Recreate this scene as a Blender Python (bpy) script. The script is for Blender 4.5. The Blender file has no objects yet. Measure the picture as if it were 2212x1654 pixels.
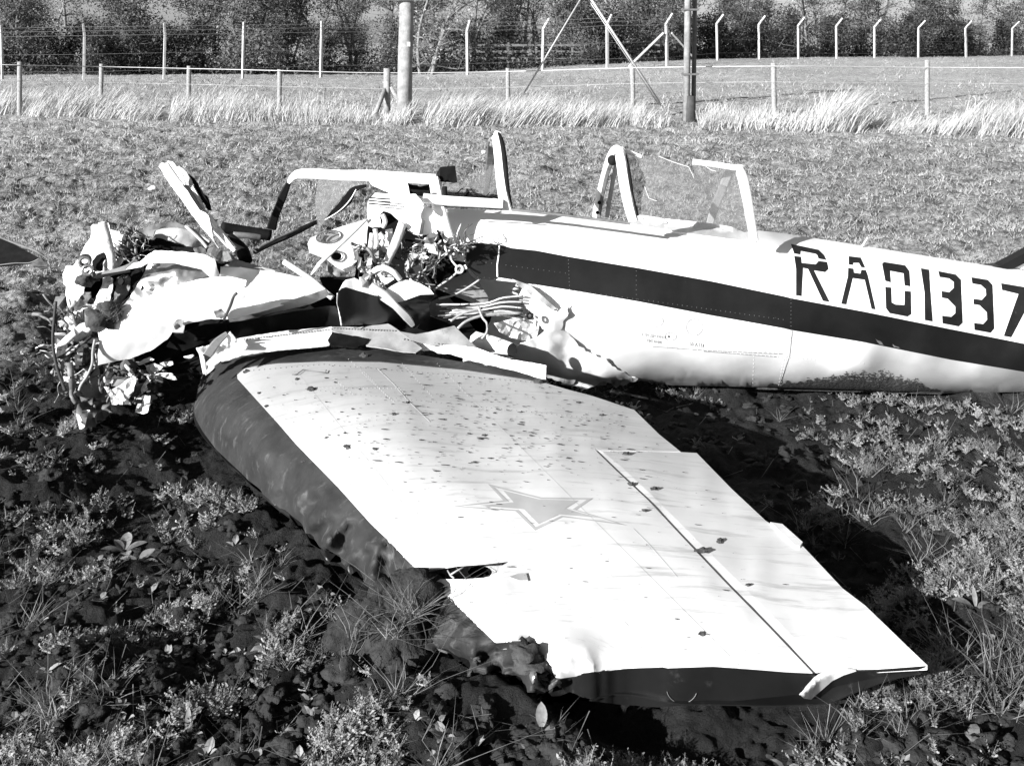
import bpy, bmesh, math, random
import numpy as np
from mathutils import Vector, Matrix, geometry

# ------------------------------------------------------------------ camera, sky, sun
SC = bpy.context.scene
F = 2300.0            # focal length in units where the picture is 2212 wide and 1654 high
CX, CY = 1106.0, 93.0      # level camera, the frame shifted down: uprights stay upright
PITCH = 0.0
CAMH = 1.7
cam_d = bpy.data.cameras.new('camera')
cam = bpy.data.objects.new('camera', cam_d)
SC.collection.objects.link(cam)
cam.location = (0, 0, CAMH)
cam.rotation_euler = (math.pi / 2 - PITCH, 0, 0)
cam_d.sensor_width = 36.0
cam_d.lens = 36.0 * F / 2212.0
cam_d.shift_y = -(827.0 - CY) / 2212.0
cam_d.clip_start = 0.05
cam_d.clip_end = 6000
SC.camera = cam

SUN_EL = math.radians(20)
SUN_TRAVEL = Vector((0.70, 0.714))       # the way the light goes over the ground
w = bpy.data.worlds.new('World')
SC.world = w
w.use_nodes = True
nt = w.node_tree
bg = nt.nodes['Background']
sky = nt.nodes.new('ShaderNodeTexSky')
sky.sky_type = 'NISHITA'
sky.sun_disc = False
sky.sun_elevation = SUN_EL
sky.sun_rotation = math.atan2(-SUN_TRAVEL.x, -SUN_TRAVEL.y)
sky.air_density = 0.7
bw = nt.nodes.new('ShaderNodeRGBToBW')       # black and white film
nt.links.new(sky.outputs[0], bw.inputs[0])
nt.links.new(bw.outputs[0], bg.inputs[0])
bg.inputs[1].default_value = 0.05
sl = bpy.data.lights.new('sun', 'SUN')
sl.energy = 5.0
sl.angle = math.radians(0.5)
so = bpy.data.objects.new('sun', sl)
SC.collection.objects.link(so)
dirv = Vector((SUN_TRAVEL.x * math.cos(SUN_EL), SUN_TRAVEL.y * math.cos(SUN_EL), -math.sin(SUN_EL)))
so.rotation_euler = dirv.to_track_quat('-Z', 'Y').to_euler()
so.location = (-20, -20, 20)
SC.view_settings.view_transform = 'Standard'
SC.view_settings.look = 'None'
SC.view_settings.gamma = 1
SC.view_settings.use_curve_mapping = False
SC.view_settings.exposure = 1.3

rng = np.random.default_rng(7)
random.seed(5)

# ------------------------------------------------------------------ picture units <-> world
cp, sp = math.cos(PITCH), math.sin(PITCH)
def ray(px, py):
    px = np.asarray(px, float); py = np.asarray(py, float)
    a = (px - CX) / F; v = (CY - py) / F
    return np.stack([a, cp + v * sp, -sp + v * cp], -1)
C0 = np.array([0, 0, CAMH])
def atY(px, py, Y):
    d = ray(px, py); t = np.asarray(Y, float) / d[..., 1]
    return C0 + d * t[..., None]
def atZ(px, py, z):
    d = ray(px, py); t = (np.asarray(z, float) - CAMH) / d[..., 2]
    return C0 + d * t[..., None]
def topx(P):
    P = np.asarray(P, float) - C0
    dep = P[..., 1] * cp - P[..., 2] * sp
    v = (P[..., 1] * sp + P[..., 2] * cp) / dep
    return np.stack([CX + F * P[..., 0] / dep, CY - F * v], -1)

# close studies of the photograph were read in these frames
FR = {3: (86.4, 328.3, .3135), 4: (553, 328.3, .3135), 5: (1002.2, 259.2, .3135), 6: (1520.6, 380.2, .3135),
      7: (0, 466.6, .3134), 8: (380.2, 691.2, .3135), 9: (898.6, 743, .3135), 10: (656.6, 1123.2, .3135),
      11: (1347.8, 1123.2, .3906), 12: (0, 950.4, .4251), 'N': (86.4, 466.6, .15674), 'M': (734.4, 397.4, .15674),
      'D': (103.7, 708.5, .17187), 'F': (1347.8, 656.6, .11718), 0: (0, 0, 1)}
def C(n, pts):
    ox, oy, s = FR[n]
    return [(ox + p[0] * s, oy + p[1] * s) + tuple(p[2:]) for p in pts]

# ------------------------------------------------------------------ noise
def _hash(ix, iy, iz, seed):
    h = (ix.astype(np.int64) * 374761393 + iy.astype(np.int64) * 668265263 + iz.astype(np.int64) * 2147483647 + seed * 974634777) & 0xffffffff
    h = ((h ^ (h >> 13)) * 1274126177) & 0xffffffff
    h = ((h ^ (h >> 16)) * 2246822519) & 0xffffffff
    return ((h ^ (h >> 15)) & 0xffffff) / float(0xffffff)
def vnoise(x, y, z=None, seed=0):
    x = np.asarray(x, float); y = np.asarray(y, float)
    z = np.zeros_like(x) if z is None else np.asarray(z, float)
    ix, iy, iz = np.floor(x), np.floor(y), np.floor(z)
    fx, fy, fz = x - ix, y - iy, z - iz
    sx, sy, sz = [f * f * f * (f * (f * 6 - 15) + 10) for f in (fx, fy, fz)]
    r = 0
    for dx in (0, 1):
        for dy in (0, 1):
            for dz in (0, 1):
                wgt = (sx if dx else 1 - sx) * (sy if dy else 1 - sy) * (sz if dz else 1 - sz)
                r = r + wgt * _hash(ix + dx, iy + dy, iz + dz, seed)
    return r * 2 - 1
def fbm(x, y, z=None, o=4, seed=0, gain=.5):
    r = 0; a = 1; s = 1
    for i in range(o):
        r = r + a * vnoise(np.asarray(x) * s, np.asarray(y) * s, None if z is None else np.asarray(z) * s, seed + i * 17)
        a *= gain; s *= 2.03
    return r
class TPS:
    def __init__(self, pts, reg=1e-4):
        p = np.array(pts, float); self.P = p[:, :2] / 500.0; v = p[:, 2]; n = len(p)
        K = self.k(self.P, self.P) + np.eye(n) * reg
        Q = np.c_[np.ones(n), self.P]
        A = np.block([[K, Q], [Q.T, np.zeros((3, 3))]])
        self.w = np.linalg.solve(A, np.r_[v, 0, 0, 0])
    def k(self, a, b):
        r2 = ((a[:, None, :] - b[None]) ** 2).sum(-1)
        return np.where(r2 > 0, r2 * np.log(r2 + 1e-20), 0)
    def __call__(self, x, y):
        x = np.asarray(x, float); y = np.asarray(y, float); sh = x.shape
        q = np.c_[x.ravel(), y.ravel()] / 500.0
        out = self.k(q, self.P) @ self.w[:-3] + self.w[-3] + q @ self.w[-2:]
        return out.reshape(sh)

# ------------------------------------------------------------------ materials
MATS = {}
def mat(name, base, rough=.6, var=.0, scale=20, bump=0, bscale=60, metal=0, spec=.5, dist=.01, dirt=None, trans=False, detail=6, coat=0):
    m = bpy.data.materials.new(name); m.use_nodes = True
    n = m.node_tree; b = n.nodes['Principled BSDF']; L = n.links
    b.inputs['Base Color'].default_value = (base, base, base, 1)
    b.inputs['Roughness'].default_value = rough
    b.inputs['Metallic'].default_value = metal
    b.inputs['Specular IOR Level'].default_value = spec
    b.inputs['Coat Weight'].default_value = coat
    tc = n.nodes.new('ShaderNodeTexCoord')
    col = None
    if var:
        t = n.nodes.new('ShaderNodeTexNoise'); t.inputs['Scale'].default_value = scale; t.inputs['Detail'].default_value = detail
        t.inputs['Roughness'].default_value = .65
        L.new(tc.outputs['Object'], t.inputs['Vector'])
        r = n.nodes.new('ShaderNodeMapRange'); r.inputs['From Min'].default_value = .3; r.inputs['From Max'].default_value = .7
        r.inputs['To Min'].default_value = base * (1 - var); r.inputs['To Max'].default_value = min(base * (1 + var), .9)
        L.new(t.outputs['Fac'], r.inputs['Value']); col = r.outputs[0]
    if dirt:      # (strength, colour, scale, threshold, stretch)
        st, dc, ds, th, strch = dirt
        mp = n.nodes.new('ShaderNodeMapping'); mp.inputs['Scale'].default_value = strch
        L.new(tc.outputs['Object'], mp.inputs[0])
        t = n.nodes.new('ShaderNodeTexNoise'); t.inputs['Scale'].default_value = ds; t.inputs['Detail'].default_value = 8
        t.inputs['Roughness'].default_value = .7
        L.new(mp.outputs[0], t.inputs['Vector'])
        r = n.nodes.new('ShaderNodeMapRange'); r.inputs['From Min'].default_value = th; r.inputs['From Max'].default_value = th + .12
        r.inputs['To Max'].default_value = st
        L.new(t.outputs['Fac'], r.inputs['Value'])
        mx = n.nodes.new('ShaderNodeMix'); mx.data_type = 'FLOAT'
        L.new(r.outputs[0], mx.inputs[0]); mx.inputs[3].default_value = dc
        if col is not None: L.new(col, mx.inputs[2])
        else: mx.inputs[2].default_value = base
        col = mx.outputs[0]
    if col is not None: L.new(col, b.inputs['Base Color'])
    if bump:
        t = n.nodes.new('ShaderNodeTexNoise'); t.inputs['Scale'].default_value = bscale; t.inputs['Detail'].default_value = 5
        L.new(tc.outputs['Object'], t.inputs['Vector'])
        bp = n.nodes.new('ShaderNodeBump'); bp.inputs['Strength'].default_value = bump; bp.inputs['Distance'].default_value = dist
        L.new(t.outputs['Fac'], bp.inputs['Height']); L.new(bp.outputs[0], b.inputs['Normal'])
    MATS[name] = m
    return m
M_white = mat('white_paint', .78, .38, .04, 3, .12, 7, dirt=(.5, .3, 5, .66, (1, 1, 1)))
M_wing = mat('wing_paint', .60, .42, .14, 1.6, .10, 5, dirt=(.5, .22, 7, .53, (.5, 5, 1)))
M_stripe = mat('dark_stripe_paint', .010, .32, .25, 8, .05, 9, spec=.35, dirt=(.35, .12, 30, .68, (1, 1, 1)))
M_red = mat('leading_edge_paint', .024, .62, .4, 9, .3, 22, spec=.25, dirt=(.45, .12, 11, .56, (1.4, 3, 1)))
def shaded_dusty_wing():  # weaker sun towards the root painted in, as a streaky dusty grey
    m = M_wing; n = m.node_tree; L = n.links; b = n.nodes['Principled BSDF']; src = b.inputs['Base Color'].links[0].from_socket
    tc = n.nodes.new('ShaderNodeTexCoord'); sx = n.nodes.new('ShaderNodeSeparateXYZ'); L.new(tc.outputs['Object'], sx.inputs[0])
    mp = n.nodes.new('ShaderNodeMapping'); mp.inputs['Scale'].default_value = (.35, 3.2, 1); L.new(tc.outputs['Object'], mp.inputs[0])
    t = n.nodes.new('ShaderNodeTexNoise'); t.inputs['Scale'].default_value = 3.5; t.inputs['Detail'].default_value = 7; t.inputs['Roughness'].default_value = .62; L.new(mp.outputs[0], t.inputs['Vector'])
    a = n.nodes.new('ShaderNodeMath'); a.operation = 'MULTIPLY_ADD'; L.new(t.outputs['Fac'], a.inputs[0]); a.inputs[1].default_value = 1.1; L.new(sx.outputs['Y'], a.inputs[2])
    r = n.nodes.new('ShaderNodeMapRange'); L.new(a.outputs[0], r.inputs['Value']); r.inputs['From Min'].default_value = 3.4; r.inputs['From Max'].default_value = 4.7
    r.inputs['To Min'].default_value = 0; r.inputs['To Max'].default_value = .6
    mx = n.nodes.new('ShaderNodeMix'); mx.data_type = 'FLOAT'; L.new(r.outputs[0], mx.inputs[0]); L.new(src, mx.inputs[2]); mx.inputs[3].default_value = .2
    L.new(mx.outputs[0], b.inputs['Base Color'])
shaded_dusty_wing()
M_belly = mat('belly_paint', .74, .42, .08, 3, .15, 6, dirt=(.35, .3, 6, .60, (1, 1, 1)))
def shaded_belly():  # shade on the lower belly painted in as blotchy grey
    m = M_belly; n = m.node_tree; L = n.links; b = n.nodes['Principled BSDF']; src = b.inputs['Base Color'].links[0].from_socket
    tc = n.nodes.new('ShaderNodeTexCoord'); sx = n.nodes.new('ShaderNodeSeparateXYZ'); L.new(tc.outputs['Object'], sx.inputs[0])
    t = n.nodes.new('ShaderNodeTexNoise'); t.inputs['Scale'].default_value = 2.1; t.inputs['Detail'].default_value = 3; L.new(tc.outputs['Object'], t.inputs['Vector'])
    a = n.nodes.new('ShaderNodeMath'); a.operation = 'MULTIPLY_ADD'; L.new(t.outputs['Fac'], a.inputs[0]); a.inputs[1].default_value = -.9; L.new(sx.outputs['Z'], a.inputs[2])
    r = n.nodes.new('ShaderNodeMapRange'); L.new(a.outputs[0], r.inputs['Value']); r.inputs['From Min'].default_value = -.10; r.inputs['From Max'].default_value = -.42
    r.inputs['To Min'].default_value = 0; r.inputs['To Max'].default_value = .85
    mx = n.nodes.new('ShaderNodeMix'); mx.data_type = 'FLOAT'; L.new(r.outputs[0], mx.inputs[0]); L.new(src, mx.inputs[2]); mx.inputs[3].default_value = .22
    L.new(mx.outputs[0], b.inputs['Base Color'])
shaded_belly()
M_leafy = None
M_star = mat('emblem_paint', .32, .5, .08, 12)
M_letter = mat('letter_paint', .012, .4, .3, 20, dirt=(.5, .35, 60, .66, (1, 1, 1)))
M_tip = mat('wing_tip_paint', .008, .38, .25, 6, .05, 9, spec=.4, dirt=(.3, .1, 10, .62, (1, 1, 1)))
M_metal = mat('bare_metal', .5, .35, .2, 10, .2, 15, metal=.85)
M_dull = mat('dull_primer', .13, .6, .3, 12, .2, 20, dirt=(.6, .04, 18, .5, (1, 1, 1)))
M_crush = mat('crushed_skin', .6, .5, .25, 9, .5, 30, dirt=(.9, .03, 24, .585, (1, 1, 1)))
M_grey = mat('grey_skin', .30, .5, .2, 9, .2, 16, dirt=(.5, .06, 15, .56, (1, 1, 1)))
M_black = mat('black_rubber', .009, .8, .4, 20, .2, 30, spec=.12)
M_dark = mat('dark_interior', .007, .9, .5, 15, .2, 20, spec=.06)
M_cable = mat('cable', .28, .5, .3, 30)
M_cabled = mat('dark_cable', .03, .6, .3, 30)
M_mud = mat('mud', .035, .95, .5, 25, .8, 60, dist=.01)
M_wood = mat('post_wood', .24, .9, .4, 20, .5, 60, dist=.01)
M_pole = mat('pole_wood', .24, .85, .4, 6, .4, 30, dist=.01, dirt=(.5, .12, 8, .55, (6, 6, .6)))
M_polebase = mat('creosoted_wood', .05, .8, .4, 12)
M_steel = mat('dark_steel', .10, .6, .3, 12)
M_conc = mat('post_concrete', .38, .9, .2, 12, .4, 30, dist=.01)
M_wire = mat('fence_wire', .45, .5, .2, 10)
M_bark = mat('bark', .10, .95, .5, 6, .5, 20, dist=.03)
M_barkl = mat('pale_bark', .17, .95, .5, 6, .5, 20, dist=.03)
def leafmat(name, base, var, scale=4, trans=.25, rough=.6):
    m = mat(name, base, rough, var, scale)
    n = m.node_tree; b = n.nodes['Principled BSDF']; L = n.links
    out = n.nodes['Material Output']
    tr = n.nodes.new('ShaderNodeBsdfTranslucent'); mx = n.nodes.new('ShaderNodeMixShader'); mx.inputs[0].default_value = trans
    src = b.inputs['Base Color'].links[0].from_socket if b.inputs['Base Color'].links else None
    if src: L.new(src, tr.inputs[0])
    L.new(b.outputs[0], mx.inputs[1]); L.new(tr.outputs[0], mx.inputs[2]); L.new(mx.outputs[0], out.inputs[0])
    return m
M_leaf_t = leafmat('hedge_leaf', .085, .8, .35)
M_leaf_l = leafmat('pale_twig_leaf', .30, .7, .35)
M_leaf_d = leafmat('dark_hedge_leaf', .03, .7, .5)
M_weed = leafmat('weed_leaf', .22, .9, 9)
M_straw = leafmat('straw', .15, .5, 12)
M_dead = leafmat('dead_tall_grass', .40, .3, .6, .2)
M_turf = leafmat('turf_blade', .26, .6, .8, .2)
# perspex
m = bpy.data.materials.new('perspex'); m.use_nodes = True; n = m.node_tree
n.nodes.remove(n.nodes['Principled BSDF'])
tr = n.nodes.new('ShaderNodeBsdfTransparent'); tr.inputs[0].default_value = (.86, .86, .86, 1)
df = n.nodes.new('ShaderNodeBsdfPrincipled'); df.inputs['Base Color'].default_value = (.4, .4, .4, 1); df.inputs['Roughness'].default_value = .15
tn = n.nodes.new('ShaderNodeTexNoise'); tn.inputs['Scale'].default_value = 3; tn.inputs['Detail'].default_value = 7
tcn = n.nodes.new('ShaderNodeTexCoord'); n.links.new(tcn.outputs['Object'], tn.inputs['Vector'])
mr = n.nodes.new('ShaderNodeMapRange'); mr.inputs['From Min'].default_value = .35; mr.inputs['From Max'].default_value = .75
mr.inputs['To Min'].default_value = .10; mr.inputs['To Max'].default_value = .2
n.links.new(tn.outputs['Fac'], mr.inputs['Value'])
mx = n.nodes.new('ShaderNodeMixShader'); n.links.new(mr.outputs[0], mx.inputs[0])
n.links.new(tr.outputs[0], mx.inputs[1]); n.links.new(df.outputs[0], mx.inputs[2])
n.links.new(mx.outputs[0], n.nodes['Material Output'].inputs[0])
M_glass = m
# ground
def ground_mat():
    m = bpy.data.materials.new('soil_and_turf'); m.use_nodes = True; n = m.node_tree; L = n.links
    b = n.nodes['Principled BSDF']; b.inputs['Roughness'].default_value = .95; b.inputs['Specular IOR Level'].default_value = .2
    tc = n.nodes.new('ShaderNodeTexCoord'); sepx = n.nodes.new('ShaderNodeSeparateXYZ'); L.new(tc.outputs['Object'], sepx.inputs[0])
    def noise(s, d=6, rg=.6):
        t = n.nodes.new('ShaderNodeTexNoise'); t.inputs['Scale'].default_value = s; t.inputs['Detail'].default_value = d
        t.inputs['Roughness'].default_value = rg; L.new(tc.outputs['Object'], t.inputs['Vector']); return t.outputs['Fac']
    def mr(v, a, c, d, e):
        r = n.nodes.new('ShaderNodeMapRange'); L.new(v, r.inputs['Value'])
        for k, q in zip(('From Min', 'From Max', 'To Min', 'To Max'), (a, c, d, e)): r.inputs[k].default_value = q
        return r.outputs[0]
    soil = mr(noise(9, 10, .7), .3, .7, .007, .032)
    g1 = mr(noise(15, 12, .85), .40, .60, .025, .37)
    g2 = mr(noise(2.4, 6, .7), .3, .7, .6, 1.4)
    g3 = mr(noise(.12, 3), .3, .7, .85, 1.2)
    def mul(a, c):
        q = n.nodes.new('ShaderNodeMath'); q.operation = 'MULTIPLY'; L.new(a, q.inputs[0]); L.new(c, q.inputs[1]); return q.outputs[0]
    turf = mul(mul(g1, g2), g3)
    far = mr(sepx.outputs['Y'], 7, 30, 1.0, 1.75)
    turf = mul(turf, far)
    # ploughed soil gives way to turf beyond the wreck
    q = n.nodes.new('ShaderNodeMath'); q.operation = 'MULTIPLY_ADD'; L.new(noise(.9, 5), q.inputs[0]); q.inputs[1].default_value = 3.2
    L.new(sepx.outputs['Y'], q.inputs[2])
    k = mr(q.outputs[0], 7.0, 8.6, 0, 1)
    mxx = n.nodes.new('ShaderNodeMix'); mxx.data_type = 'FLOAT'; L.new(k, mxx.inputs[0]); L.new(soil, mxx.inputs[2]); L.new(turf, mxx.inputs[3])
    L.new(mxx.outputs[0], b.inputs['Base Color'])
    bp = n.nodes.new('ShaderNodeBump'); bp.inputs['Strength'].default_value = .9; bp.inputs['Distance'].default_value = .03
    L.new(noise(38, 8, .75), bp.inputs['Height'])
    bp2 = n.nodes.new('ShaderNodeBump'); bp2.inputs['Strength'].default_value = .8; bp2.inputs['Distance'].default_value = .12
    L.new(noise(5, 6, .7), bp2.inputs['Height']); L.new(bp2.outputs[0], bp.inputs['Normal'])
    L.new(bp.outputs[0], b.inputs['Normal'])
    return m
M_ground = ground_mat()

# ------------------------------------------------------------------ object helpers
COL = SC.collection
def mesh_from(name, V, Fc, smooth=True):
    """V Nx3 array; Fc list of arrays (each kx3 or kx4) or list of faces"""
    me = bpy.data.meshes.new(name)
    V = np.asarray(V, np.float32)
    if isinstance(Fc, np.ndarray): Fc = [Fc]
    loops = []; starts = []; tot = []; c = 0
    for f in Fc:
        f = np.asarray(f)
        if f.size == 0: continue
        k = f.shape[1]
        loops.append(f.ravel()); starts.append(c + np.arange(len(f)) * k); tot.append(np.full(len(f), k)); c += f.size
    loops = np.concatenate(loops).astype(np.int32); starts = np.concatenate(starts).astype(np.int32); tot = np.concatenate(tot).astype(np.int32)
    me.vertices.add(len(V)); me.vertices.foreach_set('co', V.ravel())
    me.loops.add(len(loops)); me.loops.foreach_set('vertex_index', loops)
    me.polygons.add(len(starts)); me.polygons.foreach_set('loop_start', starts); me.polygons.foreach_set('loop_total', tot)
    me.update(calc_edges=True); me.validate()
    me.polygons.foreach_set('use_smooth', np.full(len(me.polygons), smooth))
    me.update()
    return me
def link(name, me, m=None, parent=None):
    o = bpy.data.objects.new(name, me); COL.objects.link(o)
    if m is not None:
        for q in (m if isinstance(m, (list, tuple)) else [m]): me.materials.append(q)
    if parent is not None:
        o.parent = parent
        o.matrix_parent_inverse = parent.matrix_basis.inverted()
    return o
def tag(o, label=None, cat=None, group=None, kind=None):
    if label: o['label'] = label
    if cat: o['category'] = cat
    if group: o['group'] = group
    if kind: o['kind'] = kind
    return o
def empty(name, loc, label=None, cat=None, group=None):
    o = bpy.data.objects.new(name, None); COL.objects.link(o); o.location = loc; o.empty_display_size = .2
    return tag(o, label, cat, group)
def localise(o, origin):
    """move a top-level mesh's origin to its base"""
    me = o.data; n = len(me.vertices); co = np.empty(n * 3, np.float32); me.vertices.foreach_get('co', co)
    co = co.reshape(-1, 3) - np.asarray(origin, np.float32); me.vertices.foreach_set('co', co.ravel()); me.update(); o.location = origin
    return o

def pip(x, y, poly):
    x = np.asarray(x); y = np.asarray(y); ins = np.zeros(x.shape, bool); n = len(poly)
    for i in range(n):
        x1, y1 = poly[i][:2]; x2, y2 = poly[(i + 1) % n][:2]
        if y1 == y2: continue
        c = ((y1 > y) != (y2 > y)) & (x < (x2 - x1) * (y - y1) / (y2 - y1) + x1)
        ins ^= c
    return ins
def densify(poly, step, jag=0, closed=True, seed=0):
    r = random.Random(seed); out = []; n = len(poly)
    for i in range(n if closed else n - 1):
        a = poly[i]; b = poly[(i + 1) % n]; d = math.hypot(b[0] - a[0], b[1] - a[1]); k = max(1, int(round(d / step)))
        for j in range(k):
            t = j / k; x = a[0] + (b[0] - a[0]) * t; y = a[1] + (b[1] - a[1]) * t
            if jag and d > 0:
                s = r.uniform(-jag, jag) * (1 if j else .5); x += -(b[1] - a[1]) / d * s; y += (b[0] - a[0]) / d * s
            out.append((x, y))
    if not closed: out.append(tuple(poly[-1][:2]))
    return out
def smooth_poly(pts, sub=5, closed=False):
    P = np.array([p for p in pts], float); n = len(P); out = []
    rngi = range(n if closed else n - 1)
    for i in rngi:
        if closed: p0, p1, p2, p3 = P[(i - 1) % n], P[i], P[(i + 1) % n], P[(i + 2) % n]
        else: p0, p1, p2, p3 = P[max(i - 1, 0)], P[i], P[i + 1], P[min(i + 2, n - 1)]
        for j in range(sub):
            t = j / sub
            out.append(.5 * ((2 * p1) + (-p0 + p2) * t + (2 * p0 - 5 * p1 + 4 * p2 - p3) * t * t + (-p0 + 3 * p1 - 3 * p2 + p3) * t ** 3))
    if not closed: out.append(P[-1])
    return [tuple(q) for q in out]

def patch(name, outline, mapf, m, parent, step=14, thick=.003, holes=(), jag=0, label=None, tfun=None, down=False, smooth=True, seed=1, interior=True):
    """a sheet of real thickness whose edge follows `outline`; mapf turns outline units into points in the world"""
    ol = densify(outline, step * .8, jag, seed=seed)
    verts = list(ol); edges = [(i, (i + 1) % len(ol)) for i in range(len(ol))]
    hl = []
    for h in holes:
        hh = densify(h, step * .7, jag, seed=seed + 3); b = len(verts); verts += hh
        edges += [(b + i, b + (i + 1) % len(hh)) for i in range(len(hh))]; hl.append(hh)
    xs = [p[0] for p in ol]; ys = [p[1] for p in ol]
    if interior:
        gx, gy = np.meshgrid(np.arange(min(xs), max(xs) + step, step), np.arange(min(ys), max(ys) + step, step))
        gx[::2] += step * .5
        rj = np.random.default_rng(seed); gx = gx + rj.uniform(-.3, .3, gx.shape) * step; gy = gy + rj.uniform(-.3, .3, gy.shape) * step
        gx = gx.ravel(); gy = gy.ravel(); k = pip(gx, gy, ol)
        for h in hl: k &= ~pip(gx, gy, h)
        gx, gy = gx[k], gy[k]
        # keep clear of the border
        B = np.array(verts)
        if len(gx):
            keep = np.ones(len(gx), bool)
            for s in range(0, len(gx), 4000):
                d2 = (gx[s:s + 4000, None] - B[None, :, 0]) ** 2 + (gy[s:s + 4000, None] - B[None, :, 1]) ** 2
                keep[s:s + 4000] = d2.min(1) > (step * .45) ** 2
            verts += list(zip(gx[keep], gy[keep]))
    vo, eo, fo, _, _, _ = geometry.delaunay_2d_cdt([Vector((float(p[0]), float(p[1]))) for p in verts], edges, [], 0, 1e-4)
    V2 = np.array([(v.x, v.y) for v in vo]); T = np.array([f for f in fo if len(f) == 3], int)
    cen = V2[T].mean(1); k = pip(cen[:, 0], cen[:, 1], ol)
    for h in hl: k &= ~pip(cen[:, 0], cen[:, 1], h)
    T = T[k]
    used = np.unique(T); re = -np.ones(len(V2), int); re[used] = np.arange(len(used)); V2 = V2[used]; T = re[T]
    P = np.asarray(mapf(V2[:, 0], V2[:, 1]), float)
    # face the camera
    nrm = np.cross(P[T[:, 1]] - P[T[:, 0]], P[T[:, 2]] - P[T[:, 0]])
    a2 = (V2[T[:, 1], 0] - V2[T[:, 0], 0]) * (V2[T[:, 2], 1] - V2[T[:, 0], 1]) - (V2[T[:, 1], 1] - V2[T[:, 0], 1]) * (V2[T[:, 2], 0] - V2[T[:, 0], 0])
    ok_ = np.abs(a2) > .03 * step * step; T = T[ok_]; a2 = a2[ok_]
    flip = a2 > 0                       # picture y runs down: clockwise faces the viewer
    T[flip] = T[flip][:, ::-1]
    nrm = np.cross(P[T[:, 1]] - P[T[:, 0]], P[T[:, 2]] - P[T[:, 0]])
    vn = np.zeros_like(P)
    for i in range(3): np.add.at(vn, T[:, i], nrm)
    vn /= np.linalg.norm(vn, axis=1, keepdims=True) + 1e-12
    if thick or tfun is not None:
        th = tfun(V2[:, 0], V2[:, 1]) if tfun is not None else np.full(len(P), thick)
        Q = P - (np.array([0, 0, 1.0]) * th[:, None] if down else vn * th[:, None])
        # border edges
        E = np.concatenate([T[:, [0, 1]], T[:, [1, 2]], T[:, [2, 0]]]); key = np.sort(E, 1); kk = key[:, 0].astype(np.int64) * (len(P) + 1) + key[:, 1]
        u, idx, cnt = np.unique(kk, return_index=True, return_counts=True); be = E[idx[cnt == 1]]
        n = len(P); V = np.concatenate([P, Q]); nb = len(be)
        rim = np.concatenate([P[be[:, 0]], P[be[:, 1]], Q[be[:, 1]], Q[be[:, 0]]])
        r0 = 2 * n + np.arange(nb)
        quads = np.stack([r0 + nb, r0, r0 + 3 * nb, r0 + 2 * nb], 1)
        V = np.concatenate([V, rim])
        me = mesh_from(name, V, [np.concatenate([T, T[:, ::-1] + n]), quads], smooth)
    else:
        me = mesh_from(name, P, [T], smooth)
    o = link(name, me, m, parent)
    if label: o['label'] = label
    return o

def tube_mesh(paths, seg=8, caps=True):
    """paths: list of (pts Nx3, radius or list)"""
    VV = []; FF = []; b = 0; CF = []
    for pts, rad in paths:
        P = np.array(pts, float); n = len(P); R = np.full(n, rad) if np.isscalar(rad) else np.interp(np.linspace(0, 1, n), np.linspace(0, 1, len(rad)), rad)
        T = np.gradient(P, axis=0) if n > 2 else np.repeat((P[1] - P[0])[None], 2, 0); T /= np.linalg.norm(T, axis=1, keepdims=True) + 1e-9
        up = np.array([0, 0, 1.0]) if abs(T[0][2]) < .9 else np.array([1.0, 0, 0])
        U = np.cross(T, up); U /= np.linalg.norm(U, axis=1, keepdims=True) + 1e-9; W = np.cross(U, T)
        a = np.linspace(0, 2 * np.pi, seg, endpoint=False)
        ring = P[:, None] + R[:, None, None] * (np.cos(a)[None, :, None] * U[:, None] + np.sin(a)[None, :, None] * W[:, None])
        VV.append(ring.reshape(-1, 3))
        i = np.arange(n - 1)[:, None]; j = np.arange(seg)[None]
        q = np.stack([b + i * seg + j, b + i * seg + (j + 1) % seg, b + (i + 1) * seg + (j + 1) % seg, b + (i + 1) * seg + j], -1).reshape(-1, 4)
        FF.append(q)
        if caps:
            VV.append(P[[0, -1]]); c0 = b + n * seg; jj = np.arange(seg)
            CF.append(np.stack([np.full(seg, c0), (jj + 1) % seg + b, jj + b], 1))
            CF.append(np.stack([np.full(seg, c0 + 1), jj + b + (n - 1) * seg, (jj + 1) % seg + b + (n - 1) * seg], 1))
            b += 2
        b += n * seg
    return np.concatenate(VV), [np.concatenate(FF)] + ([np.concatenate(CF)] if CF else [])
def pathY(pts, sub=5):
    """(px,py,Y) points -> smooth world path"""
    q = smooth_poly(pts, sub) if len(pts) > 2 and sub > 1 else pts
    q = np.array(q, float); return atY(q[:, 0], q[:, 1], q[:, 2])
def tube(name, pts, rad, m, parent, sub=5, seg=8, label=None):
    V, Fc = tube_mesh([(pathY(pts, sub), rad)], seg); o = link(name, mesh_from(name, V, Fc), m, parent)
    if label: o['label'] = label
    return o
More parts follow.
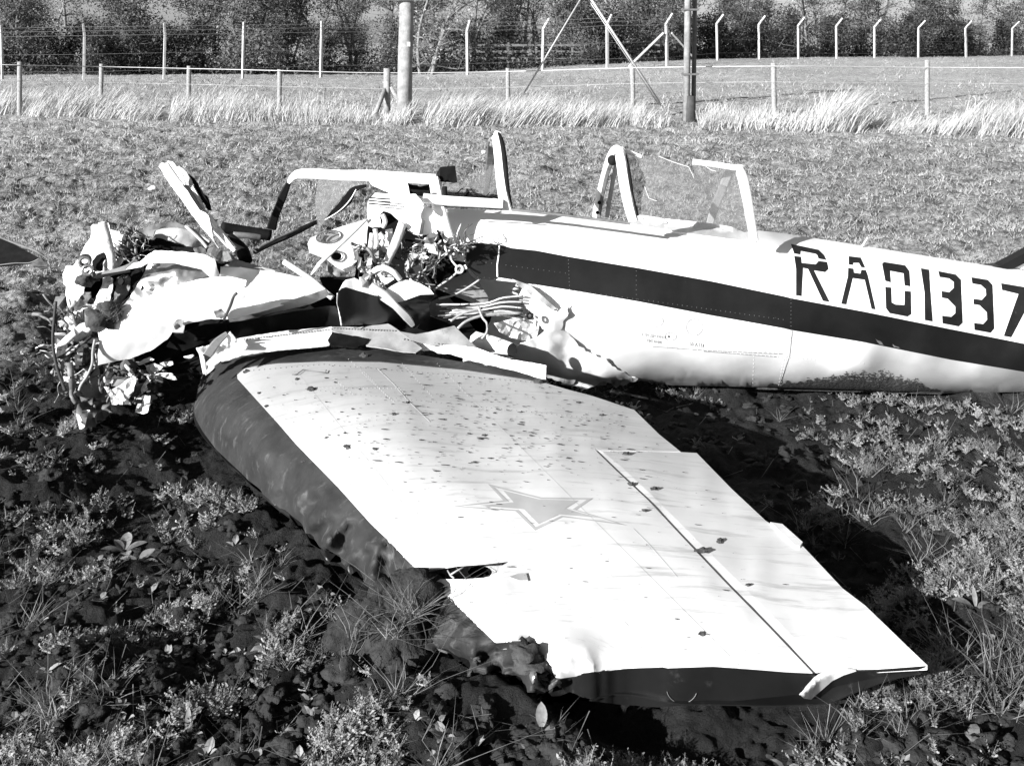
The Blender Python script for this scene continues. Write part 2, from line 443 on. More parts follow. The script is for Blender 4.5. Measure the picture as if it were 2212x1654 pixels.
def bar(name, pts, wid, thk, m, parent, sub=6, label=None):
    """flat strip following (px,py,Y) points, width across the view, given thickness in depth"""
    q = np.array(smooth_poly(pts, sub) if sub > 1 else pts, float)
    P = atY(q[:, 0], q[:, 1], q[:, 2]); n = len(P)
    W = np.full(n, wid) if np.isscalar(wid) else np.interp(np.linspace(0, 1, n), np.linspace(0, 1, len(wid)), wid)
    T = np.gradient(P, axis=0); T /= np.linalg.norm(T, axis=1, keepdims=True)
    view = P - C0; view /= np.linalg.norm(view, axis=1, keepdims=True)
    S = np.cross(T, view); S /= np.linalg.norm(S, axis=1, keepdims=True); D = np.cross(S, T)
    D *= np.sign((D * view).sum(1))[:, None]
    # bevelled section
    sec = [(-.5, .3), (-.36, 0), (.36, 0), (.5, .3), (.5, 1), (-.5, 1)]
    V = np.concatenate([P + S * W[:, None] * a + D * thk * c for a, c in sec]); k = len(sec)
    i = np.arange(n - 1)[:, None]; j = np.arange(k)[None]
    f = np.stack([j * n + i, ((j + 1) % k) * n + i, ((j + 1) % k) * n + i + 1, j * n + i + 1], -1).reshape(-1, 4)
    capA = np.array([[j2 * n for j2 in range(k)]]); capB = np.array([[j2 * n + n - 1 for j2 in reversed(range(k))]])
    me = mesh_from(name, V, [f, capA, capB], False)
    bm = bmesh.new(); bm.from_mesh(me); bmesh.ops.recalc_face_normals(bm, faces=bm.faces); bm.to_mesh(me); bm.free()
    o = link(name, me, m, parent)
    if label: o['label'] = label
    return o
def lump(R, seed, sub=2, rough=.35, flat=.75):
    bm = bmesh.new(); bmesh.ops.create_icosphere(bm, subdivisions=sub, radius=1)
    V = np.array([v.co[:] for v in bm.verts]); Fc = np.array([[v.index for v in f.verts] for f in bm.faces]); bm.free()
    n = 1 + rough * fbm(V[:, 0] * 1.3 + seed, V[:, 1] * 1.3, V[:, 2] * 1.3, 3, seed)
    V = V * n[:, None] * R; V[:, 2] *= flat
    return V, Fc
def box_arr(lo, hi):
    x0, y0, z0 = lo; x1, y1, z1 = hi
    V = np.array([(x0, y0, z0), (x1, y0, z0), (x1, y1, z0), (x0, y1, z0), (x0, y0, z1), (x1, y0, z1), (x1, y1, z1), (x0, y1, z1)], float)
    Fq = np.array([(0, 3, 2, 1), (4, 5, 6, 7), (0, 1, 5, 4), (1, 2, 6, 5), (2, 3, 7, 6), (3, 0, 4, 7)])
    return V, Fq
def merge(parts):
    """[(V, F)] same face size"""
    VV = []; FF = []; b = 0
    for V, Fc in parts: VV.append(V); FF.append(Fc + b); b += len(V)
    return np.concatenate(VV), np.concatenate(FF)
# ------------------------------------------------------------------ ground
def smoothstep(x, a, b):
    t = np.clip((x - a) / (b - a), 0, 1); return t * t * (3 - 2 * t)
def terrain(X, Y):
    """large shape of the field"""
    r = smoothstep(Y, 32, 66)
    s = smoothstep(X / np.maximum(Y, 1), -.12, .16)
    z = r * (-.10 + .76 * s)
    z = z + .05 * r * fbm(X * .05, Y * .05, None, 2, 91)
    return z
def relief(X, Y):
    near = 1 - smoothstep(Y, 7.0, 9.5)
    clod = np.maximum(fbm(X * 3.1, Y * 3.1, None, 5, 3, .55), -.55)
    clod2 = 1 - np.abs(vnoise(X * 9, Y * 9, None, 8))
    big = fbm(X * .9, Y * .9, None, 2, 21)
    clod3 = 1 - np.abs(fbm(X * 21, Y * 21, None, 2, 77))
    zn = .055 * clod + .020 * clod2 + .012 * clod3 + .065 * big * (1 - .6 * np.exp(-((Y - 5.15) / .5) ** 2)) - .03
    zf = .05 * fbm(X * 2.8, Y * 2.8, None, 4, 44, .65) * (1 - smoothstep(Y, 14, 30) * .5)
    z = near * zn + (1 - near) * zf
    # the nose dug a hollow
    d = ((X + 1.45) / .75) ** 2 + ((Y - 4.75) / .6) ** 2
    z = z - .05 * np.exp(-d)
    # soil pressed down and shadowed under the outer leading edge
    ax_, ay_, bx_, by_ = -.55, 3.45, .45, 2.62
    t_ = np.clip(((X - ax_) * (bx_ - ax_) + (Y - ay_) * (by_ - ay_)) / ((bx_ - ax_) ** 2 + (by_ - ay_) ** 2), 0, 1)
    z = z - .075 * np.exp(-((X - ax_ - t_ * (bx_ - ax_)) ** 2 + (Y - ay_ - t_ * (by_ - ay_)) ** 2) / .27 ** 2)
    # the fuselage lies in a shallow trough
    z = z - (.035 + .06 * smoothstep(X, .8, 2.4)) * smoothstep(X, .2, .9) * np.exp(-((Y - 5.15) / .55) ** 2)
    return z
def gz(X, Y): return terrain(X, Y) + relief(X, Y)
Ys = [-400, -150, -60, -25, -10, -4, -1.5, .2, .9]
y = 1.5
while y < 9: Ys.append(y); y *= 1.0034
while y < 34: Ys.append(y); y *= 1.007
while y < 110: Ys.append(y); y *= 1.02
while y < 4000: Ys.append(y); y *= 1.25
Ys = np.array(Ys)
u = np.concatenate([-np.geomspace(.62, 60, 16)[::-1][:-1], np.linspace(-.62, .62, 520), np.geomspace(.62, 60, 16)[1:]])
YY, UU = np.meshgrid(Ys, u, indexing='ij')
XX = UU * np.maximum(YY, 1.5)
ZZ = gz(XX, YY) * np.where(YY < 1.2, 0.3, 1) - .3 * smoothstep(YY, 200, 3000)
ny, nu = YY.shape
idx = np.arange(ny * nu).reshape(ny, nu)
quads = np.stack([idx[:-1, :-1], idx[:-1, 1:], idx[1:, 1:], idx[1:, :-1]], -1).reshape(-1, 4)
g = link('ground', mesh_from('ground', np.stack([XX, YY, ZZ], -1).reshape(-1, 3), quads), M_ground)
tag(g, 'dark ploughed soil in front running into rough grey turf', kind='structure')

# ------------------------------------------------------------------ post-and-wire fence in front of the long grass
def gpos(px, py):
    P = atZ(np.array([px]), np.array([py]), 0)[0]; return P
def hex_post(h, r, m_top=0, seg=10, wob=.004, seed=0):
    rr = random.Random(seed)
    zs = np.linspace(0, h, 8); pts = [(rr.uniform(-wob, wob), rr.uniform(-wob, wob), z) for z in zs]
    return tube_mesh([(pts, [r * 1.03, r])], seg)
fence = empty('wire_fence', (0, 26, 0), 'low round-post wire fence standing in the long pale grass', 'fence')
near_posts = [(42, 135, 250), (218, 140, 236), (407, 145, 236), (604, 150, 242), (1097, 148, 240), (1368, 145, 252), (1673, 135, 262), (2003, 132, 250), (2360, 130, 252), (-130, 132, 252)]
tops = []
for i, (px, t, bb) in enumerate(near_posts):
    P = gpos(px, bb); dep = P[1] * cp + 1.7 * sp
    h = (bb - t) * dep / F * 1.01
    V, Fc = hex_post(h + .25, .055, seed=i)
    V[:, 2] -= .25
    o = link('post', mesh_from('post', V, Fc), M_wood, fence); o.parent = None
    o.location = (P[0], P[1], gz(P[0], P[1])); o.rotation_euler = (random.uniform(-.02, .02), random.uniform(-.03, .02), 0)
    o.parent = fence; o.matrix_parent_inverse = fence.matrix_basis.inverted()
    tops.append((px, P[1]))
tops.sort()
wp = [(-130, 138), (42, 141), (218, 144.5), (407, 148.5), (604, 153), (835, 158), (1097, 155), (1368, 147), (1673, 143.5), (2003, 146), (2360, 147)]
def wireY(px): return np.interp(px, [q[0] for q in tops], [q[1] for q in tops]) - .07
q = smooth_poly(wp, 4)
tube('wire', [(a, b, wireY(a)) for a, b in q], .011, M_wire, fence, sub=1, seg=5)
tube('wire', [(a, b + 34, wireY(a)) for a, b in q], .004, M_wire, fence, sub=1, seg=4)
# strutted straining post
sp_ = empty('straining_post', gpos(835, 252), 'round straining post with two diagonal struts left of the thick pole', 'fence post')
P0 = gpos(835, 252)
def zpt(px, py, Y): return tuple(atY(np.array([px]), np.array([py]), np.array([Y]))[0])
Ysp = P0[1]
V, Fc = tube_mesh([([zpt(836, 265, Ysp), zpt(836, 148, Ysp)], [.085, .08])], 10); link('post', mesh_from('post', V, Fc), M_wood, sp_)
V, Fc = tube_mesh([([zpt(833, 190, Ysp), zpt(800, 275, Ysp - .8)], .055)], 8); link('strut', mesh_from('strut', V, Fc), M_wood, sp_)
V, Fc = tube_mesh([([zpt(843, 188, Ysp), zpt(885, 252, Ysp + .1)], .05)], 8); link('strut', mesh_from('strut', V, Fc), M_wood, sp_)
V, Fc = tube_mesh([([zpt(826, 178, Ysp - .03), zpt(846, 180, Ysp - .03)], .02)], 6); link('strut', mesh_from('strut', V, Fc), M_wood, sp_)

# ------------------------------------------------------------------ poles
def upright(px, bb):
    P = gpos(px, bb); return P
pole = empty('utility_pole', upright(875, 262), 'thick round wooden pole beside the straining post with a short crossbar', 'pole')
P = upright(875, 262)
V, Fc = tube_mesh([([(P[0] - .02, P[1], -.3), (P[0] + .0, P[1], 1.2), (P[0] + .05, P[1], 3.0), (P[0] + .12, P[1], 7.5)], [.165, .16, .155, .13])], 18)
link('shaft', mesh_from('shaft', V, Fc), M_pole, pole)
V, Fc = box_arr((P[0] - .52, P[1] - .24, 2.62), (P[0] + .45, P[1] - .16, 2.69)); link('crossbar', mesh_from('crossbar', V, Fc, False), M_conc, pole)
V, Fc = box_arr((P[0] + .06, P[1] - .185, 1.62), (P[0] + .13, P[1] - .15, 1.72)); link('plate', mesh_from('plate', V, Fc, False), M_conc, pole)
V, Fc = box_arr((P[0] - .9, P[1] - .06, 7.0), (P[0] + 1.1, P[1] + .06, 7.12)); link('crossarm', mesh_from('crossarm', V, Fc, False), M_wood, pole)
for dx in (-.8, .1, 1.0):
    V, Fc = tube_mesh([([(P[0] + dx, P[1], 7.12), (P[0] + dx, P[1], 7.2), (P[0] + dx, P[1], 7.3)], [.02, .05, .03])], 8)
    link('insulator', mesh_from('insulator', V, Fc), M_white, pole)
P = upright(1487, 262)
pole2 = empty('twin_pole', P, 'slim dark twin-leg pole beside the stay wires with a black tarred base', 'pole')
for dx, dy, r, mm in ((-.05, 0, .075, M_pole), (.13, .15, .05, M_steel)):
    V, Fc = tube_mesh([([(P[0] + dx, P[1] + dy, -.2), (P[0] + dx + .05, P[1] + dy, 3.4), (P[0] + dx + .09, P[1] + dy, 7)], [r, r * .9])], 12)
    link('leg', mesh_from('leg', V, Fc), mm, pole2)
V, Fc = tube_mesh([([(P[0] + .02, P[1] + .04, -.2), (P[0] + .02, P[1] + .04, .55)], [.15, .13])], 12); link('base', mesh_from('base', V, Fc), M_polebase, pole2)
for z in (1.0, 2.4, 4, 5.5):
    V, Fc = box_arr((P[0] - .12, P[1] - .09, z), (P[0] + .22, P[1] + .2, z + .04)); link('bracket', mesh_from('bracket', V, Fc, False), M_steel, pole2)
# stays making an upside-down V
stay = empty('stay_frame', upright(1268, 250), 'pale inverted-V stay frame between the thick pole and the twin pole', 'stay wire')
for (a, b, r) in (((1100, 255, 25.6), (1262, -14, 26.6), .022), ((1437, 240, 27.4), (1268, -14, 26.6), .030), ((1424, 228, 27.6), (1259, -18, 26.7), .012)):
    V, Fc = tube_mesh([([zpt(*a), zpt(*b)], r)], 7); link('stay', mesh_from('stay', V, Fc), M_conc, stay)
V, Fc = tube_mesh([([zpt(1252, -12, 26.6), zpt(1278, -16, 26.6)], .05)], 8); link('clamp', mesh_from('clamp', V, Fc), M_steel, stay)

# ------------------------------------------------------------------ far concrete fence with cranked tops
far = empty('concrete_post_fence', (0, 56, .2), 'tall concrete post fence with cranked tops before the trees', 'fence')
fp = [(5, 55, 178, 0), (181, 52, 178, 0), (354, 50, 173, 0), (524, 48, 170, 0), (693, 46, 163, 0), (1010, 44, 158, .5), (1172, 40, 152, 1), (1312, 32, 148, 1),
      (1441, 30, 145, 1.3), (1550, 32, 132, 1.3), (1640, 35, 131, 1.2), (1725, 38, 131, 1.2), (1807, 40, 131, 1.2), (1889, 42, 131, 1.2), (1984, 45, 132, 1.2),
      (2087, 46, 128, 1.2), (2186, 47, 122, 1.2), (2290, 46, 124, 1.2), (-170, 55, 180, 0)]
fpos = []
for i, (px, t, bb, cr) in enumerate(fp):
    hh = 2.75; dist = hh * F / (bb - t) / 1.0
    dist = min(max(dist, 50), 84)
    Yp = dist
    Pb = atY(np.array([px]), np.array([bb]), np.array([Yp]))[0]; Pt = atY(np.array([px]), np.array([t]), np.array([Yp]))[0]
    gzz = float(terrain(np.array([Pb[0]]), np.array([Yp]))[0])
    h = Pt[2] - gzz
    V, Fc = [], []
    s = .085 if px > 600 else .07
    off = 11 * cr / F * Yp
    prof = [((0, 0, -.3), s), ((0, 0, h * .8), s), ((off * .25, -.02, h * .85), s), ((off, -.12, h), s * .8)]
    pts = [p for p, _ in prof]
    v, f = tube_mesh([(pts, [s, s, s, s * .8])], 4)
    o = link('post', mesh_from('post', v, f, False), M_conc, far)
    o.matrix_parent_inverse = Matrix.Identity(4)
    o.location = Vector((Pb[0], Yp, gzz)) - far.location; o.rotation_euler = (random.uniform(-.02, .02), random.uniform(-.022, .022), random.uniform(-.3, .3))
    fpos.append((px, Yp, t, bb))
    if px == 1441:
        for dx, ddy in ((-95, 0), (62, 0)):
            a = atY(np.array([px - (8 if dx < 0 else -10)]), np.array([72]), np.array([Yp - .1]))[0]
            b = atY(np.array([px + dx + (12 if dx < 0 else 0)]), np.array([145 if dx < 0 else 130]), np.array([Yp - (1.5 if dx < 0 else -1.2)]))[0]
            v, f = tube_mesh([([a, b], .075 if dx < 0 else .06)], 4); link('brace', mesh_from('brace', v, f, False), M_conc, far)
fpos.sort()
for k, fr in enumerate((.03, .10, .18, .5, .8)):
    pts = [(px + (6 if (fr < .15 and px > 1000) else 0), t + (bb - t) * fr + 3, Yp - .12) for px, Yp, t, bb in fpos]
    tube('wire', pts, .010 if fr < .2 else .007, M_steel, far, sub=1, seg=4)
# post-and-rail fence in the gloom behind
rf = empty('rail_fence', (0, 62, .2), 'dark wooden rail fence in the shade behind the concrete posts', 'fence')
for px in range(960, 1420, 46):
    b = atY(np.array([px]), np.array([150]), np.array([62.]))[0]; t = atY(np.array([px]), np.array([92]), np.array([62.]))[0]
    v, f = box_arr((b[0] - .06, 61.94, b[2] - .3), (b[0] + .06, 62.06, t[2])); link('post', mesh_from('post', v, f, False), M_bark, rf)
for yy in (98, 112, 126):
    a = atY(np.array([950]), np.array([yy]), np.array([62.]))[0]; b = atY(np.array([1425]), np.array([yy - 2]), np.array([62.]))[0]
    v, f = box_arr((a[0], 61.86, a[2] - .06), (b[0], 61.93, a[2] + .06)); link('rail', mesh_from('rail', v, f, False), M_bark, rf)

# ------------------------------------------------------------------ trees
def make_tree(seed, H, spread, nleaf, leaf, low=.0, trunk_r=.16, twigs=220, lean=0):
    r = np.random.default_rng(seed); paths = []; tips = []
    ntr = int(r.integers(1, 4))
    for k in range(ntr):
        az = r.uniform(0, 6.28); b = np.array([r.normal(0, .25), r.normal(0, .25), -.2]); pts = [b]; d = np.array([math.cos(az) * .22 + lean, math.sin(az) * .22, 1.]); p = b.copy()
        for i in range(9):
            d = d + r.normal(0, .13, 3) * np.array([1, 1, .3]); d /= np.linalg.norm(d); p = p + d * H * .1; pts.append(p.copy())
        rr = trunk_r / math.sqrt(ntr)
        paths.append((smooth_poly(pts, 2), [rr, rr * .7, rr * .25]))
        for i in range(1, 10):
            for j in range(int(r.integers(2, 4))):
                q = pts[i].copy(); a = r.uniform(0, 6.28); dd = np.array([math.cos(a), math.sin(a), r.uniform(-.1, .8)]); L = spread * r.uniform(.4, 1) * (1 - abs(i - 4) * .07); bp = [q]
                for m_ in range(5):
                    dd = dd + r.normal(0, .22, 3); dd /= np.linalg.norm(dd); q = q + dd * L / 5; bp.append(q.copy())
                paths.append((bp, [rr * .35, rr * .1]))
                tips += bp[1:]
    tips = np.array(tips)
    tw = []
    for k in range(twigs):
        q = tips[r.integers(len(tips))]; d = r.normal(0, 1, 3); d[2] = abs(d[2]) * .8; d /= np.linalg.norm(d); L = r.uniform(.3, 1.1)
        tw.append(([q, q + d * L * .5 + r.normal(0, .05, 3), q + d * L], [.014, .005]))
    V1, F1 = tube_mesh(paths, 5, caps=False); V2, F2 = tube_mesh(tw, 3, caps=False)
    Vb, Fb = merge([(V1, F1[0]), (V2, F2[0])])
    # leaves in clumps
    c = tips[r.integers(len(tips), size=nleaf)] + r.normal(0, .34, (nleaf, 3))
    c[:, 2] = np.where(c[:, 2] < low + .1, low + .1 + np.abs(r.normal(0, .6, nleaf)), c[:, 2])
    cl = vnoise(c[:, 0] * .9 + seed, c[:, 1] * .9, c[:, 2] * .9, seed); c = c[cl > -.28]; nl = len(c)
    a = r.normal(0, 1, (nl, 3)); a /= np.linalg.norm(a, axis=1, keepdims=True); b = np.cross(a, r.normal(0, 1, (nl, 3))); b /= np.linalg.norm(b, axis=1, keepdims=True)
    s = leaf * r.uniform(.5, 1.4, (nl, 1)); Vl = np.stack([c - a * s, c + b * s * .5, c + a * s, c - b * s * .5], 1).reshape(-1, 3)
    Fl = np.arange(nl * 4).reshape(-1, 4)
    return (mesh_from('trunk', Vb, Fb), mesh_from('crown', Vl, Fl, False))
kinds = [
    ('hawthorn_tree', M_bark, M_leaf_t, [make_tree(s, 6.0, 1.9, 6000, .075, .2, .15, 420) for s in (1, 2, 3)], 'tree'),
    ('bare_tree', M_barkl, M_leaf_l, [make_tree(s, 7.5, 2.2, 2600, .06, .8, .2, 420) for s in (4, 5, 6)], 'tree'),
    ('dense_bush', M_bark, M_leaf_d, [make_tree(s, 3.3, 1.8, 6500, .085, .0, .10, 120) for s in (7, 8, 9)], 'bush')]
for nm, mt, ml, ms, ct in kinds:
    for a, b in ms: a.materials.append(mt); b.materials.append(ml)
tl = [  # px, Y, kind, label words
    (-60, 59, 2), (60, 60, 0), (130, 62, 2), (215, 58, 2), (300, 61, 0), (385, 59, 2), (455, 63, 0), (540, 59, 0), (620, 62, 0), (700, 60, 0), (770, 64, 1), (845, 60, 0),
    (935, 59, 1), (1010, 65, 1), (1075, 66, 0), (1150, 68, 1), (1225, 63, 0), (1280, 61, 2), (1345, 66, 1), (1410, 63, 0), (1480, 68, 0), (1545, 71, 2), (1610, 74, 0), (1675, 72, 2),
    (1745, 78, 1), (1800, 76, 2), (1865, 79, 0), (1925, 77, 2), (1990, 83, 0), (2050, 84, 2), (2115, 88, 0), (2180, 90, 2), (2250, 90, 0)]
POSTN = ['first', 'second', 'third', 'fourth', 'fifth', 'sixth', 'seventh', 'eighth', 'ninth', 'tenth', 'eleventh', 'twelfth', 'thirteenth', 'fourteenth', 'fifteenth', 'sixteenth', 'seventeenth']
PX_ = [5, 181, 354, 524, 693, 1010, 1172, 1312, 1441, 1550, 1640, 1725, 1807, 1889, 1984, 2087, 2186]
KN = {0: 'twiggy grey tree', 1: 'pale open tree', 2: 'dark low bush'}
used_l = {}
def tree_label(px, k):
    i = int(np.argmin([abs(px - q) for q in PX_])); side = 'just behind' if abs(px - PX_[i]) < 22 else ('left of' if px < PX_[i] else 'right of')
    s_ = '%s %s the %s tall concrete post from left' % (KN[k], side, POSTN[i]); used_l[s_] = used_l.get(s_, 0) + 1
    return s_
lab = {0: 'twiggy grey-leaved tree in the wood edge behind the concrete fence', 1: 'pale open-branched tree with light showing through, in the wood edge', 2: 'dark dense low bush at the foot of the wood edge'}
gr = {0: 'twiggy trees along the wood edge', 1: 'pale open trees along the wood edge', 2: 'dark bushes along the wood edge'}
def place_tree(px, Yt, k, idx, sc=1.0):
    nm, mt, ml, ms, ct = kinds[k]; a, b = ms[idx % 3]
    X = (px - CX) / F * Yt
    z = float(terrain(np.array([X]), np.array([Yt]))[0])
    e = empty(nm, (X, Yt, z - .05), lab[k], ct, gr[k])
    e.rotation_euler[2] = (idx * 2.39) % 6.28; s = sc * (.9 + .25 * ((idx * 37) % 10) / 10); e.scale = (s, s, s)
    for q, n2 in ((a, 'trunk'), (b, 'crown')):
        o = bpy.data.objects.new(n2, q); COL.objects.link(o); o.parent = e
    return e
for i, (px, Yt, k) in enumerate(tl):
    e = place_tree(px, Yt, k, i); e['label'] = tree_label(px, k)
for i in range(28):
    place_tree(-120 + i * 88, 72 + (i % 3) * 5 + max(0, i * 88 - 1200) * .018, [0, 2, 0, 1][i % 4], i + 50, 1.15)['label'] = ['twiggy tree in the gloom deep in the wood', 'dark bush in the gloom deep in the wood', 'twiggy tree in the gloom deep in the wood', 'pale tree in the gloom deep in the wood'][i % 4]
# undergrowth along the wood floor
r = np.random.default_rng(12); n_ = 34000
px = r.uniform(-150, 2350, n_); Yb = np.interp(px, [0, 1400, 1550, 2212], [57, 60, 68, 86]) + r.gamma(2, 2.2, n_)
X = (px - CX) / F * Yb; z = terrain(X, Yb) + np.abs(r.normal(0, .55, n_)) * (1 + .6 * vnoise(X * .6, Yb * .3, None, 5))
c = np.stack([X, Yb, z], 1); a = r.normal(0, 1, (n_, 3)); a /= np.linalg.norm(a, axis=1, keepdims=True); b = np.cross(a, r.normal(0, 1, (n_, 3))); b /= np.linalg.norm(b, axis=1, keepdims=True)
s = r.uniform(.05, .14, (n_, 1)); V = np.stack([c - a * s, c + b * s * .5, c + a * s, c - b * s * .5], 1).reshape(-1, 3)
tag(link('undergrowth', mesh_from('undergrowth', V, np.arange(n_ * 4).reshape(-1, 4), False), M_leaf_d), 'dark tangled undergrowth on the floor of the wood edge', 'undergrowth', kind='stuff')

# ------------------------------------------------------------------ long dead grass
def blades(px, py, hgt, wid, lean, curve, r, zf=None, nseg=3):
    P = atZ(px, py, 0.0); P[:, 2] = gz(P[:, 0], P[:, 1]) if zf is None else zf(P[:, 0], P[:, 1])
    return blades_at(P, hgt, wid, lean, curve, r, nseg)
def blades_at(P, hgt, wid, lean, curve, r, nseg=3):
    n = len(P); az = r.uniform(0, 6.28, n); sd = np.stack([np.cos(az), np.sin(az), np.zeros(n)], 1)
    V = []
    for i in range(nseg + 1):
        t = i / nseg
        c = P + np.stack([lean[:, 0] * t + curve[:, 0] * t * t, lean[:, 1] * t + curve[:, 1] * t * t, np.ones(n) * t], 1) * hgt[:, None]
        if i == nseg: V.append(c[:, None])
        else: V.append(np.stack([c - sd * wid[:, None] * (1 - t * .6), c + sd * wid[:, None] * (1 - t * .6)], 1))
    V = np.concatenate(V, 1); k = 2 * nseg + 1; b = np.arange(n)[:, None] * k
    q = np.concatenate([b + np.array([[2 * i, 2 * i + 1, 2 * i + 3, 2 * i + 2]]) for i in range(nseg - 1)]) if nseg > 1 else np.zeros((0, 4), int)
    t3 = b + np.array([[2 * nseg - 2, 2 * nseg - 1, 2 * nseg]])
    return V.reshape(-1, 3), [q, t3]
r = np.random.default_rng(31); n_ = 52000
px = r.uniform(-120, 2330, n_)
base = np.interp(px, [0, 300, 800, 1000, 1300, 1700, 2212], [250, 262, 270, 275, 275, 284, 300])
py = base - np.abs(r.normal(0, 17, n_))
den = vnoise(px / 62, np.zeros(n_), None, 4) * .8 + vnoise(px / 23, py / 20, None, 9) * .5
gap = np.exp(-((px - 900) / 26) ** 2) + .8 * np.exp(-((px - 350) / 14) ** 2) + .7 * np.exp(-((px - 1490) / 40) ** 2)
k = r.uniform(-1, 1, n_) < den - .1 - gap * 1.2
px, py = px[k], py[k]; n_ = len(px)
tall = .20 + .30 * np.clip(vnoise(px / 75, px * 0, None, 14) + .3, 0, 1) + .5 * np.exp(-((px - 1800) / 55) ** 2) * (r.uniform(0, 1, n_) < .5) + .3 * np.exp(-((px - 470) / 60) ** 2)
h = tall * r.uniform(.5, 1.35, n_)
dirn = np.sin(px / 140) * .25
V, Fc = blades(px, py, h, r.uniform(.005, .011, n_), np.stack([.22 + dirn + r.normal(0, .22, n_), r.normal(0, .2, n_)], 1), np.stack([.25 + r.normal(0, .2, n_), r.normal(0, .1, n_)], 1), r)
tag(link('long_grass', mesh_from('long_grass', V, Fc), M_dead), 'pale dead long grass leaning right along the fence line', 'grass', kind='stuff')

# short rough turf over the middle of the field
def in_turf(n, seed, y0, y1, dens_fn, hpx, wfac, name, m, label, nseg=1):
    r = np.random.default_rng(seed)
    px = r.uniform(-60, 2270, n); py = r.uniform(y0, y1, n)
    k = r.uniform(0, 1, n) < dens_fn(px, py); px, py = px[k], py[k]
    P = atZ(px, py, 0.); P[:, 2] = gz(P[:, 0], P[:, 1]) - .004
    n2 = len(P); dist = P[:, 1]
    h = np.clip(dist * hpx, .02, .11) * r.uniform(.5, 1.5, n2)
    V, Fc = blades_at(P, h, np.clip(dist * wfac, .0022, .02), r.normal(0, .55, (n2, 2)), r.normal(0, .3, (n2, 2)), r, nseg)
    tag(link(name, mesh_from(name, V, Fc), m), label, 'grass', kind='stuff')
def dturf(px, py):
    c = vnoise(px / 40, py / 14, None, 61) * .5 + vnoise(px / 11, py / 5, None, 62) * .8
    return np.clip(.45 + c * 1.8, .02, 1) * smoothstep(py, 640, 540) * 1.0 + .12
in_turf(150000, 77, 268, 640, dturf, .0032, .0006, 'turf', M_turf, 'short rough grazed grass covering the middle of the field')
def dturf2(px, py): return np.clip(.5 + vnoise(px / 60, py / 12, None, 63), 0, 1)
in_turf(26000, 78, 135, 275, dturf2, .003, .0006, 'far_turf', M_turf, 'grass of the far meadow between the two fences')
# ------------------------------------------------------------------ the wrecked aeroplane
plane = empty('crashed_aeroplane', (-.2, 4.9, 0), 'white crashed light aeroplane with dark side stripe, crumpled nose and one wing towards us', 'aeroplane')
# --- fuselage surface
FX = np.array([-2.2, -.6, 0, .6, 1.2, 2.5, 5.2])
TX = [-2.2, -.6, 0, .3, .6, 1.08, 1.27, 1.67, 2.17, 2.5, 2.71, 3.02, 5.2]
def fus(X):
    yc = 5.32 + .07 * (X - .5)
    wd = np.interp(X, FX, [.40, .42, .42, .42, .38, .28, .12])
    zt = np.interp(X, TX, [.90, .885, .880, .857, .810, .746, .753, .693, .611, .558, .529, .485, .40])
    zb = np.interp(X, [-.6, .66, 1.08, 1.4, 1.93, 2.44, 3.02, 5.2], [.02, .015, -.014, -.035, -.066, -.086, -.10, .1])
    return yc, wd, zt, zb
def fusF(P):
    X, Y, Z = P[..., 0], P[..., 1], P[..., 2]; yc, wd, zt, zb = fus(X)
    zc = zb + .56 * (zt - zb); up = Z > zc; hh = np.where(up, zt - zc, zc - zb); ex = np.where(up, 2.3, 1.85)
    return (np.abs((Y - yc) / wd) ** ex + np.abs((Z - zc) / hh) ** ex) - 1
def fus_dent(P):
    X, Z = P[..., 0], P[..., 2]
    low = smoothstep(Z, .48, .25)
    return low * (.055 * vnoise(X * 2.6 + 3, Z * 3.2, None, 71) + .016 * vnoise(X * 6, Z * 6, None, 72)) + .0035 * vnoise(X * 5, Z * 4, None, 73)
def fmap(off=0.0):
    def f(px, py):
        px = np.asarray(px, float); py = np.asarray(py, float); d = ray(px, py)
        ts = np.linspace(4.2, 6.6, 61) / 1.0
        best = np.full(px.shape, 1e9); tb = np.zeros(px.shape); hit = np.zeros(px.shape, bool); th = np.zeros(px.shape); prev = None
        for t in ts:
            v = fusF(C0 + d * t)
            m_ = (v < best) & ~hit; best = np.where(m_, v, best); tb = np.where(m_, t, tb)
            if prev is not None:
                nh = (prev > 0) & (v <= 0) & ~hit
                th = np.where(nh, t - (t - pt) * (-v / (prev - v + 1e-12)), th); hit |= nh
            prev = v; pt = t
        # refine
        lo = th - .04; hi = th + .0
        for _ in range(14):
            mid = (lo + hi) / 2; v = fusF(C0 + d * mid[..., None]); lo = np.where(v > 0, mid, lo); hi = np.where(v > 0, hi, mid)
        t = np.where(hit, hi, tb)
        P = C0 + d * t[..., None]
        t = t - fus_dent(P) - off
        return C0 + d * t[..., None]
    return f
FM = fmap()
fbody = empty('fuselage', (.6, 5.3, 0)); fbody.parent = plane; fbody.matrix_parent_inverse = plane.matrix_basis.inverted()
# helper: child of an already parented empty, vertices in world space
_fuse_off = Matrix.Translation((.6, 5.3, 0))
_plane_off = Matrix.Translation(plane.location)
PINV = {}
def reg(e, mtx): PINV[e.name] = mtx.inverted()
reg(plane, _plane_off); fbody.location = (.6, 5.3, 0); reg(fbody, _fuse_off)
_old_link = link
def link(name, me, m=None, parent=None):
    if parent is not None and parent.name in PINV:
        o = _old_link(name, me, m, None); o.parent = parent; o.matrix_parent_inverse = PINV[parent.name]; return o
    if parent is not None and parent.name not in PINV and parent.parent is not None:
        o = _old_link(name, me, m, None); o.parent = parent; o.matrix_parent_inverse = Matrix.Identity(4); return o
    return _old_link(name, me, m, parent)
# make helper functions defined earlier use the new link
globals()['link'] = link

